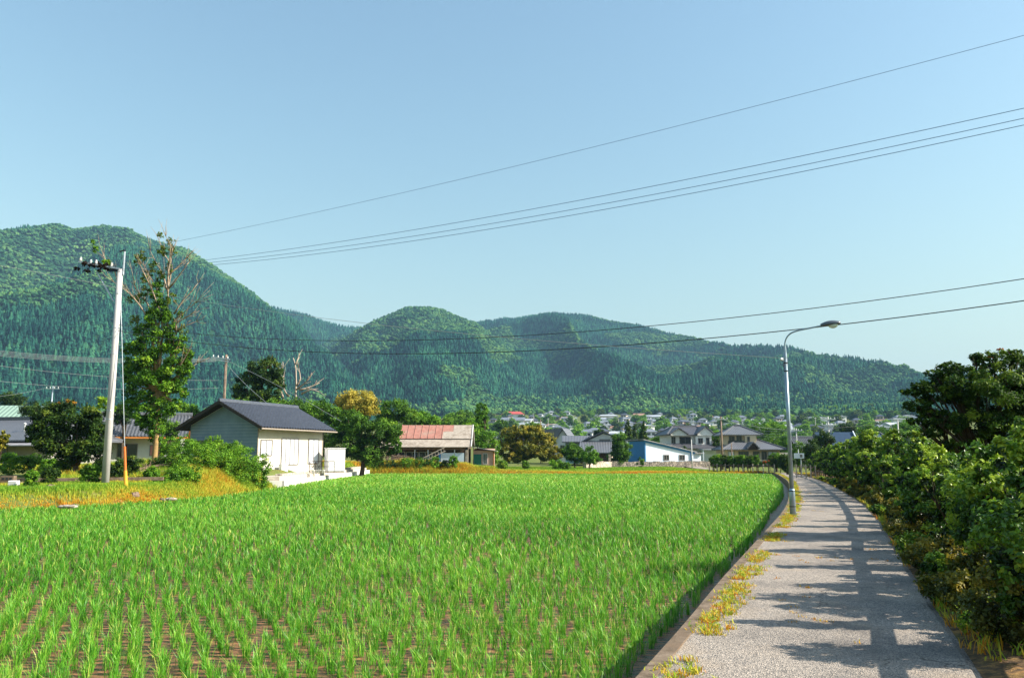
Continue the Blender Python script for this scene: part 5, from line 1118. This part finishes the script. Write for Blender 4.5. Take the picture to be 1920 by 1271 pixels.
# trees of the town
tprotos = []
for i, (mt, lab) in enumerate(((M_GREEN, 'mid green tree between the houses of the far town'), (M_BRIGHT, 'light green tree between the houses of the far town'), (M_DARK, 'dark green tree between the houses of the far town'), (M_BRIGHT, 'low spreading light tree in the far town'))):
    tprotos.append(tree('town_tree', (0,0,0), [(0,0,5.5,3.4,3.4,2.8),(2,0,4,2.6,2.6,2.2),(-1.8,1,4.2,2.8,2.8,2.4),(.4,-1,7,2,2,1.8)], 1500, .48, mt, lab, 'tree', 'trees of the far town', r0=.25, seed=800+i, clumps=16, cr=.35, tmean=.55, toptint=.15))
used = set(); cnt = 0; tpl = []
for _ in range(4000):
    pxx = rgt.uniform(900, 1740); pyy = rgt.uniform(774, 838); q = on_slope(pxx, pyy)
    if q is None or q[3] > 1230: continue
    if any(abs(q[0]-p_[0]) < 8 and abs(q[1]-p_[1]) < 9 for p_ in pos): continue
    if any(abs(q[0]-p_[0]) < 5 and abs(q[1]-p_[1]) < 6 for p_ in tpl): continue
    i = int(rgt.integers(0, 4)); o = tprotos[i] if i not in used else copy_tree(tprotos[i]); used.add(i); tpl.append(q)
    o.location = (q[0], q[1], q[2]); o.rotation_euler.z = rgt.uniform(0, 6.28); s_ = rgt.uniform(.7, 1.35); o.scale = (s_*1.1, s_*1.1, s_*(.6 if i == 3 else .95)); cnt += 1
    if cnt >= 290: break
print('town trees', cnt)

# ------------------------------------------------------------------ poles, lamp, wires
M_CPOLE = surf('concrete_pole', (.54,.52,.51), (.44,.42,.41), 1.5, .75, .3, .1)
M_STEEL = surf('galvanised_steel', (.50,.54,.58), (.38,.42,.46), 3, .4, .5, .05, .6)
M_LAMPG = surf('weathered_lamp_steel', (.34,.42,.47), (.24,.31,.36), 4, .35, .5, .05, .55, dirt=(.16,.10,.07), dirtscale=1.5)
M_BLACK = surf('black_rubber', (.02,.02,.022), None, 3, .5, .3, 0)
M_PORC = surf('white_porcelain', (.85,.86,.84), None, 3, .2, .6, 0)
M_POLEW = surf('brown_wood_pole', (.28,.20,.15), (.16,.11,.08), 4, .85, .2, .3)
M_YEL = surf('yellow_sheath', (.75,.36,.02), (.68,.30,.02), 2, .5, .4, 0); M_ORS = surf('orange_sheath', (.65,.16,.02), None, 2, .5, .4, 0)
up = empty('utility_pole', (P(201,850,41)[0], 41, Hz(P(201,850,41)[0], 41)), 0, 'tall pale concrete utility pole on the left bank with leaf-tangled crossarm', 'utility pole')
z0 = up.location.z; top = P(222,505,41)[2] - z0
part('pole', MB().tube([(0,0,-.3),(0,0,top*.5),(0,0,top)], [.188,.165,.138], 24), M_CPOLE, up, smooth=True)
part('mast', MB().tube([(.17,-.02,P(230,516,41)[2]-z0),(.17,-.02,P(230,472,41)[2]-z0)], .05, 10), M_STEEL, up)
bd = MB()
for f in (.30,.34,.60,.72,.88,.985): bd.lathe([(.186-.047*f,0),(.196-.047*f,.02),(.186-.047*f,.05)], (0,0,top*f), 20)
part('band', bd, M_STEEL, up)
for i in range(14): part('step_bolt', MB().tube([(0,0,3.2+i*.45), ((.32 if i % 2 else -.32),-.04,3.2+i*.45)], .011, 5), M_STEEL, up)
ax_ = [P(222,505,41), P(150,492,41)]
for dz, dy in ((0,-.12),(0,.12)):
    a = ax_[0]-np.array(up.location); b_ = ax_[1]-np.array(up.location); part('crossarm', MB().bar(a+(.1,dy,dz), b_+(0,dy,dz), .07, .08), M_STEEL, up)
for i in range(5):
    f = .15+.2*i; p_ = (ax_[0]*(1-f)+ax_[1]*f)-np.array(up.location); ins_ = part('insulator', MB().lathe([(.03,0),(.08,.03),(.03,.06),(.08,.10),(.03,.14),(.06,.18),(.02,.22)], tuple(p_+(0,-.12*(-1)**i,.05)), 9), M_PORC, up)
part('brace', MB().tube([P(213,565,41)-np.array(up.location), P(181,510,41)-np.array(up.location)], .035, 7), M_STEEL, up)
part('mast_cap', MB().bar(P(224,472,41)-np.array(up.location), P(234,469,41)-np.array(up.location), .05, .05).lathe([(.04,0),(.05,.05),(.02,.08)], tuple(P(234,472,41)-np.array(up.location)), 8), M_BLACK, up)
mdead = leafmat('dead_creeper', [(.012,.009,.008),(.03,.018,.014),(.06,.035,.025)])
add_leaves(up, 'dead_creeper', mdead, [(165,494,10,4),(178,496,9,5),(192,500,9,4),(205,504,10,4),(217,506,7,3),(145,504,5,3),(163,508,6,3),(186,508,4,3),(200,497,8,3)], 41, 2200, .055, 5, clumps=8, cr=.5)
add_leaves(up, 'creeper_leaves', M_BRIGHT, [(200,491,8,4),(208,496,5,3)], 41, 260, .05, 6, clumps=6, cr=.5, tmean=.8)
gw = empty('guy_wire', P(237,893,40.5), 0, 'guy wire with orange and yellow plastic sheath right of the utility pole', 'guy wire')
gl = np.array(gw.location); gl[2] = Hz(gl[0], gl[1]); gw.location = gl
A_ = P(226.5,560,41)-gl; B_ = np.array((0,0,.05)); part('cable', MB().tube([A_, B_], .014, 6), M_STEEL, gw)
dn = (A_-B_)/np.linalg.norm(A_-B_); part('yellow_sheath', MB().tube([B_-dn*.1, B_+dn*.80], [.10,.085], 10), M_YEL, gw); part('orange_sheath', MB().tube([B_+dn*.78, B_+dn*2.0], [.065,.06], 10), M_ORS, gw)
# wooden pole behind the house
wp = empty('wooden_pole', (P(415,850,82)[0], 82, .4), 0, 'brown wooden utility pole with pale crossarms behind the house ridge', 'utility pole'); wl_ = np.array(wp.location)
wt = P(413,665,82)[2]-.4; part('pole', MB().tube([(0,0,-.4),(0,0,wt)], [.17,.12], 12), M_POLEW, wp, smooth=True)
for py_ , l_ in ((672,.95),(676,.8)): c0 = P(415,py_,82)-wl_; part('crossarm', MB().bar(c0-(l_,.14,-.12), c0+(l_,-.14,-.12), .1, .1), M_STEEL, wp)
for i in range(4): part('insulator', MB().lathe([(.03,0),(.09,.05),(.04,.1),(.08,.15),(.02,.22)], tuple(P(415,672,82)-wl_+(-.8+.5*i,-.1,.15-.06*i)), 8), M_PORC, wp)
def simple_pole(name, px, ptop, Y, r_, mat, label, arms=0, cat='pole'):
    X = P(px,850,Y)[0]; z = Hz(X, Y); h_ = P(px,ptop,Y)[2]-z; o = empty(name, (X, Y, z), 0, label, cat)
    part('pole', MB().tube([(0,0,-.3),(0,0,h_)], [r_*1.2, r_*.85], 10), mat, o, smooth=True)
    for i in range(arms):
        part('crossarm', MB().bar((-.9,-.05*i-.1,h_-.35-.7*i),(.9,-.05*i-.1,h_-.35-.7*i),.09,.09), M_STEEL, o)
        for j in (-.8,-.3,.3,.8): part('insulator', MB().lathe([(.03,0),(.07,.04),(.03,.09),(.06,.13),(.02,.2)], (j,-.05*i-.1,h_-.3-.7*i), 7), M_PORC, o)
    return o
simple_pole('steel_pole', 89, 724, 110, .09, M_STEEL, 'thin pale steel pole above the dark trees at left', 1)
simple_pole('concrete_pole', 1297, 824, 112, .075, M_CPOLE, 'short thin pale pole standing in the grass before the stone wall')
simple_pole('wooden_pole', 1354, 781, 108, .13, M_POLEW, 'dark wooden pole between the white and the cream house', 1, 'utility pole')
simple_pole('wooden_pole', 1014, 786, 160, .10, M_POLEW, 'dark pole rising behind the chestnut tree', 0, 'utility pole')
simple_pole('wooden_pole', 1372, 830, 120, .09, M_POLEW, 'thin dark pole in front of the cream house', 0)
simple_pole('concrete_pole', 1556, 781, 100, .11, M_CPOLE, 'concrete pole with crossarms above the hedge', 2, 'utility pole')
simple_pole('concrete_pole', 1495, 803, 125, .09, M_CPOLE, 'pale pole just right of the street lamp', 1, 'utility pole')
simple_pole('concrete_pole', 1687, 787, 120, .11, M_CPOLE, 'pale pole beside the dark tree above the hedge', 0, 'utility pole')
tp = empty('utility_pole', (0,0,0), 0, 'thin pale utility pole standing among the houses of the far town', 'utility pole', 'utility poles of the far town')
part('pole', MB().tube([(0,0,-1),(0,0,11)], [.22,.15], 6), M_CPOLE, tp); part('crossarm', MB().bar((-1.1,0,10.3),(1.1,0,10.3),.16,.16), M_STEEL, tp)
for k_, (a, b_) in enumerate(((955,806),(1000,800),(1028,812),(1075,806),(1120,800),(1160,810),(1222,806),(1262,803),(1300,800),(1392,806),(1432,812),(1530,812),(1580,806),(1618,812))):
    q = on_slope(a, b_); o = tp if k_ == 0 else copy_tree(tp); o.location = q[:3]; o.rotation_euler.z = rgt.uniform(0, 3.14); s_ = rgt.uniform(.85, 1.15); o.scale = (1, 1, s_)
# street lamp
lb = G(1487, 966, 0); la = empty('street_lamp', lb, 0, 'tall grey street lamp with curved arm beside the path', 'street lamp')
zt = P(1470,652,lb[1])[2]; zc = P(1470,662,lb[1])[2]; zs = G(1484,915,0)
hb = P(1484,917,lb[1])[2]
part('base_section', MB().tube([(0,0,-.05),(0,0,hb-.05),(0,0,hb+.02)], [.080,.076,.060], 24), M_LAMPG, la, smooth=True)
part('pole', MB().tube([(0,0,hb),(0,0,zc)], [.056,.046], 20), M_LAMPG, la, smooth=True)
bd = MB()
for zz in (.22, .62): bd.lathe([(.083,0),(.083,.022)], (0,0,zz), 20)
part('band', bd, M_BLACK, la)
ad = np.array((.93,-.37,0)); part('coupler', MB().tube([(0,0,zc-.14),(0,0,zc-.02),(0,0,zt+.05)], [.05,.042,.03], 14), M_LAMPG, la)
apts = []
zt0 = zt+.02
def arm_pt(L_, z): return ad*L_ + (0,0,z)
apts = [arm_pt(0,zt0), arm_pt(.015,zt0+.14), arm_pt(.07,zt0+.27), arm_pt(.17,zt0+.365), arm_pt(.32,zt0+.42), arm_pt(.6,zt0+.47), arm_pt(.98,zt0+.53)]
part('arm', MB().tube(resample(np.array(apts), .04), .021, 12), M_LAMPG, la, smooth=True)
# head: an elongated shell with a glass bowl
c0 = arm_pt(.93, zt0+.525); hd = MB(); vs = []; n1, n2 = 16, 14; L_ = .50
ux = np.array([*(ad[:2]/np.linalg.norm(ad[:2])), .10]); ux /= np.linalg.norm(ux); uy = np.cross((0,0,1), ux); uy /= np.linalg.norm(uy); uz = np.cross(ux, uy)
for i in range(n2+1):
    f = i/n2; wd = .045+.075*sin(pi*min(1,f*1.0)**.8)**.7 if f < .97 else .03; 
    for j in range(n1):
        a = 2*pi*j/n1; zz = sin(a); zz = zz*.075*(.5+.9*sin(pi*f*.9+.2)) if zz > 0 else zz*.035; vs.append(c0 + ux*(f*L_) + uy*wd*cos(a) + uz*zz)
hd.add(vs, [(i*n1+j, i*n1+(j+1)%n1, (i+1)*n1+(j+1)%n1, (i+1)*n1+j) for i in range(n2) for j in range(n1)] + [tuple(range(n1))[::-1], tuple(n2*n1+j for j in range(n1))])
head = part('lamp_head', hd, surf('dark_lamp_shell', (.10,.12,.15), (.07,.085,.11), 4, .4, .5, 0), la, smooth=True)
gb = MB(); vs = []; n2 = 6
for i in range(n2+1):
    p_ = pi/2*i/n2
    for j in range(n1):
        a = 2*pi*j/n1; vs.append(c0 + ux*(.31+.125*cos(a)*cos(p_)) + uy*.085*sin(a)*cos(p_) - uz*(.02+.095*sin(p_)))
gb.add(vs, [(i*n1+j, (i+1)*n1+j, (i+1)*n1+(j+1)%n1, i*n1+(j+1)%n1) for i in range(n2) for j in range(n1)])
gb.build('glass_bowl', surf('lamp_glass', (.70,.78,.74), (.62,.70,.66), 2, .12, .7, 0), head, smooth=True)
part('bracket', MB().box(-.10,-.05,-.04,.04,zc-.20,zc-.13).tube([(-.05,0,zc-.17),(-.14,-.02,zc-.17)], .018, 8).lathe([(.02,0),(.04,.03),(.02,.07)], (-.12,-.02,zc-.2), 8), M_PORC, la)
part('clamp', MB().tube([(-.05,-.03,zc-.25),(-.075,-.05,zc-.33),(-.06,-.06,zc-.45)], .012, 6).lathe([(.056,0),(.056,.03)], (0,0,zc-.28), 16).lathe([(.056,0),(.056,.03)], (0,0,zc-.5), 16), M_BLACK, la)
M_WIRE = surf('cable_black', (.025,.025,.03), None, 1, .5, .3, 0); M_WIREB = surf('cable_blue_sheath', (.06,.14,.30), None, 1, .5, .3, 0); M_WIREL = surf('cable_bare', (.38,.40,.40), None, 1, .35, .6, 0, .4)
def wire(pxs, Ya, Yb, r_, mat, label, group=None, ext=0.0):
    """a span hanging in the vertical plane through its two ends"""
    A = P(*pxs[0], Ya); B = P(*pxs[-1], Yb); n = np.cross(B-A, (0,0,1.0)); C = np.array([0,0,CAM_Z]); pts_ = []
    for p_ in pxs:
        rr = ray(*p_); t_ = n.dot(A-C)/n.dot(rr); pts_.append(C + rr*t_)
    # smooth height as a quadratic along the span (a real sag)
    s_ = np.array([np.linalg.norm((q-A)[:2]) for q in pts_]); z_ = np.array([q[2] for q in pts_]); cf = np.polyfit(s_, z_, 2 if len(pts_) > 2 else 1)
    L_ = s_[-1]; uu = (B-A)[:2]/L_; ss_ = np.linspace(0, L_*(1+ext), 40); P_ = [np.array([A[0]+uu[0]*q, A[1]+uu[1]*q, np.polyval(cf, q)]) for q in ss_]
    o = MB().tube(P_, r_, 5).build('wire', mat, None, label=label, cat='wire', group=group); return o
wire([(231,471),(331,454),(492,420),(760,360),(1320,224),(1920,67)], 41, 20, .0065, M_WIREB, 'thin topmost wire running from the utility pole up to the right', ext=.25)
for k_, (pp) in enumerate(([(215,507),(387,484),(760,435),(1320,333),(1920,201)], [(205,508),(401,490),(760,446),(1320,348),(1920,221)], [(190,510),(410,496),(760,454),(1320,358),(1920,235)])):
    wire(pp, 41, 19, .0085, M_WIREB, ('upper','middle','lower')[k_] + ' of the three parallel wires crossing the sky', ext=.25)
wire([(223,610),(401,627),(521,636),(760,639),(972,631),(1193,613),(1320,601),(1620,565),(1920,523)], 41, 21, .0125, M_WIRE, 'dark cable crossing the hills above the street lamp', ext=.25)
wire([(222,622),(352,637),(550,657.5),(760,665),(960,660),(1320,635),(1620,603),(1920,563)], 41, 20, .0145, M_WIRE, 'dark cable passing just behind the lamp head', ext=.25)
wire([(226,541),(317,552),(521,582),(684,608),(976,640),(1320,664),(1465,666)], 41, lb[1], .008, M_WIREL, 'pale wire from the utility pole to the street lamp')
wire([(-120,478),(0,498),(120,520),(226,541)], 36, 41, .009, M_WIREL, 'pale wire leaving the utility pole toward the left')
for k_ in range(5):
    wire([(-60,652+k_*2.6),(0,656+k_*2.4),(110,667+k_*2.2),(215,673+k_*1.8),(411,671+k_*1.5)], 70, 82, .014, M_WIREL, 'wire in the bundle of five left of the wooden pole', 'bundle of wires at left')
wire([(-60,678),(0,685),(110,699),(215,707),(411,713)], 70, 82, .014, M_WIREL, 'single wire below the bundle at left')
wire([(-60,708),(0,714),(110,725),(215,729),(411,727)], 70, 82, .014, M_WIREL, 'lowest wire crossing toward the wooden pole')
wire([(-20,745),(40,737),(88,727)], 105, 110, .012, M_WIREL, 'thin wire rising to the steel pole at left')
for k_, e in enumerate(((640,790),(600,765))): wire([(417,672),(500+e[0]*0,712 if k_ == 0 else 735),(e[0],e[1])] if k_ == 0 else [(417,674),(450,710),(520,770)], 82, 80, .018, M_WIREL, ('long','steep')[k_] + ' service wire dropping right from the wooden pole')
wire([(1495,812),(1525,806),(1556,792)], 125, 100, .016, M_WIRE, 'wire between the two concrete poles above the hedge')
wire([(1556,802),(1620,798),(1687,787)], 100, 120, .018, M_WIRE, 'sagging wire joining the hedge poles on the right')
wire([(1354,786),(1420,800),(1495,806)], 108, 125, .014, M_WIREL, 'wire from the wooden pole toward the street lamp')
for k_ in range(3): wire([(1354,800+k_*6),(1430,808+k_*5),(1556,800+k_*6)], 108, 100, .012, M_WIREL, 'low wire passing behind the street lamp', 'low wires behind the lamp')
# white meter box and bell on a post at the bend
mb_ = empty('meter_box', (P(1497,850,70)[0], 70, -.3), R(-10), 'white metal box on a post at the bend of the path', 'meter box')
part('post', MB().tube([(.2,.1,-.2),(.2,.1,1.5)], .05, 8), M_STEEL, mb_); part('box', MB().box(-.35,.45,-.1,.2,1.5,1.95), M_WHITEP, mb_); part('dial', MB().box(.1,.3,-.13,-.103,1.6,1.85), M_FRAME, mb_); part('mast', MB().tube([(0,0,1.95),(0,0,2.3)], .03, 6), M_WHITEP, mb_)
g2 = empty('wooden_gate', (P(1487,850,66)[0]+.2, 66, -.35), R(-5), 'slatted timber gate in shade right behind the street lamp', 'gate')
for i in range(5): part('slat', MB().bar((i*.38,0,0),(i*.38,0,1.1-.02*i),.09,.05), M_ASB, g2)
part('rail', MB().bar((-.1,.04,.95),(1.6,.04,.85),.06,.08).bar((-.1,.04,.3),(1.6,.04,.25),.06,.08), M_LOG, g2)
# ------------------------------------------------------------------ air
def haze_box():
    m = bpy.data.materials.new('haze_air'); m.use_nodes = True; t = m.node_tree; t.nodes.clear()
    o = t.nodes.new('ShaderNodeOutputMaterial'); v = t.nodes.new('ShaderNodeVolumePrincipled')
    v.inputs['Color'].default_value = (.38, .68, 1.0, 1); v.inputs['Density'].default_value = .00010
    t.links.new(v.outputs[0], o.inputs['Volume'])
    MB().box(-6600, 6600, -3100, 6600, -62, 780).build('haze', m, kind='stuff', label='pale blue haze in front of the distant mountains', cat='haze')
haze_box()
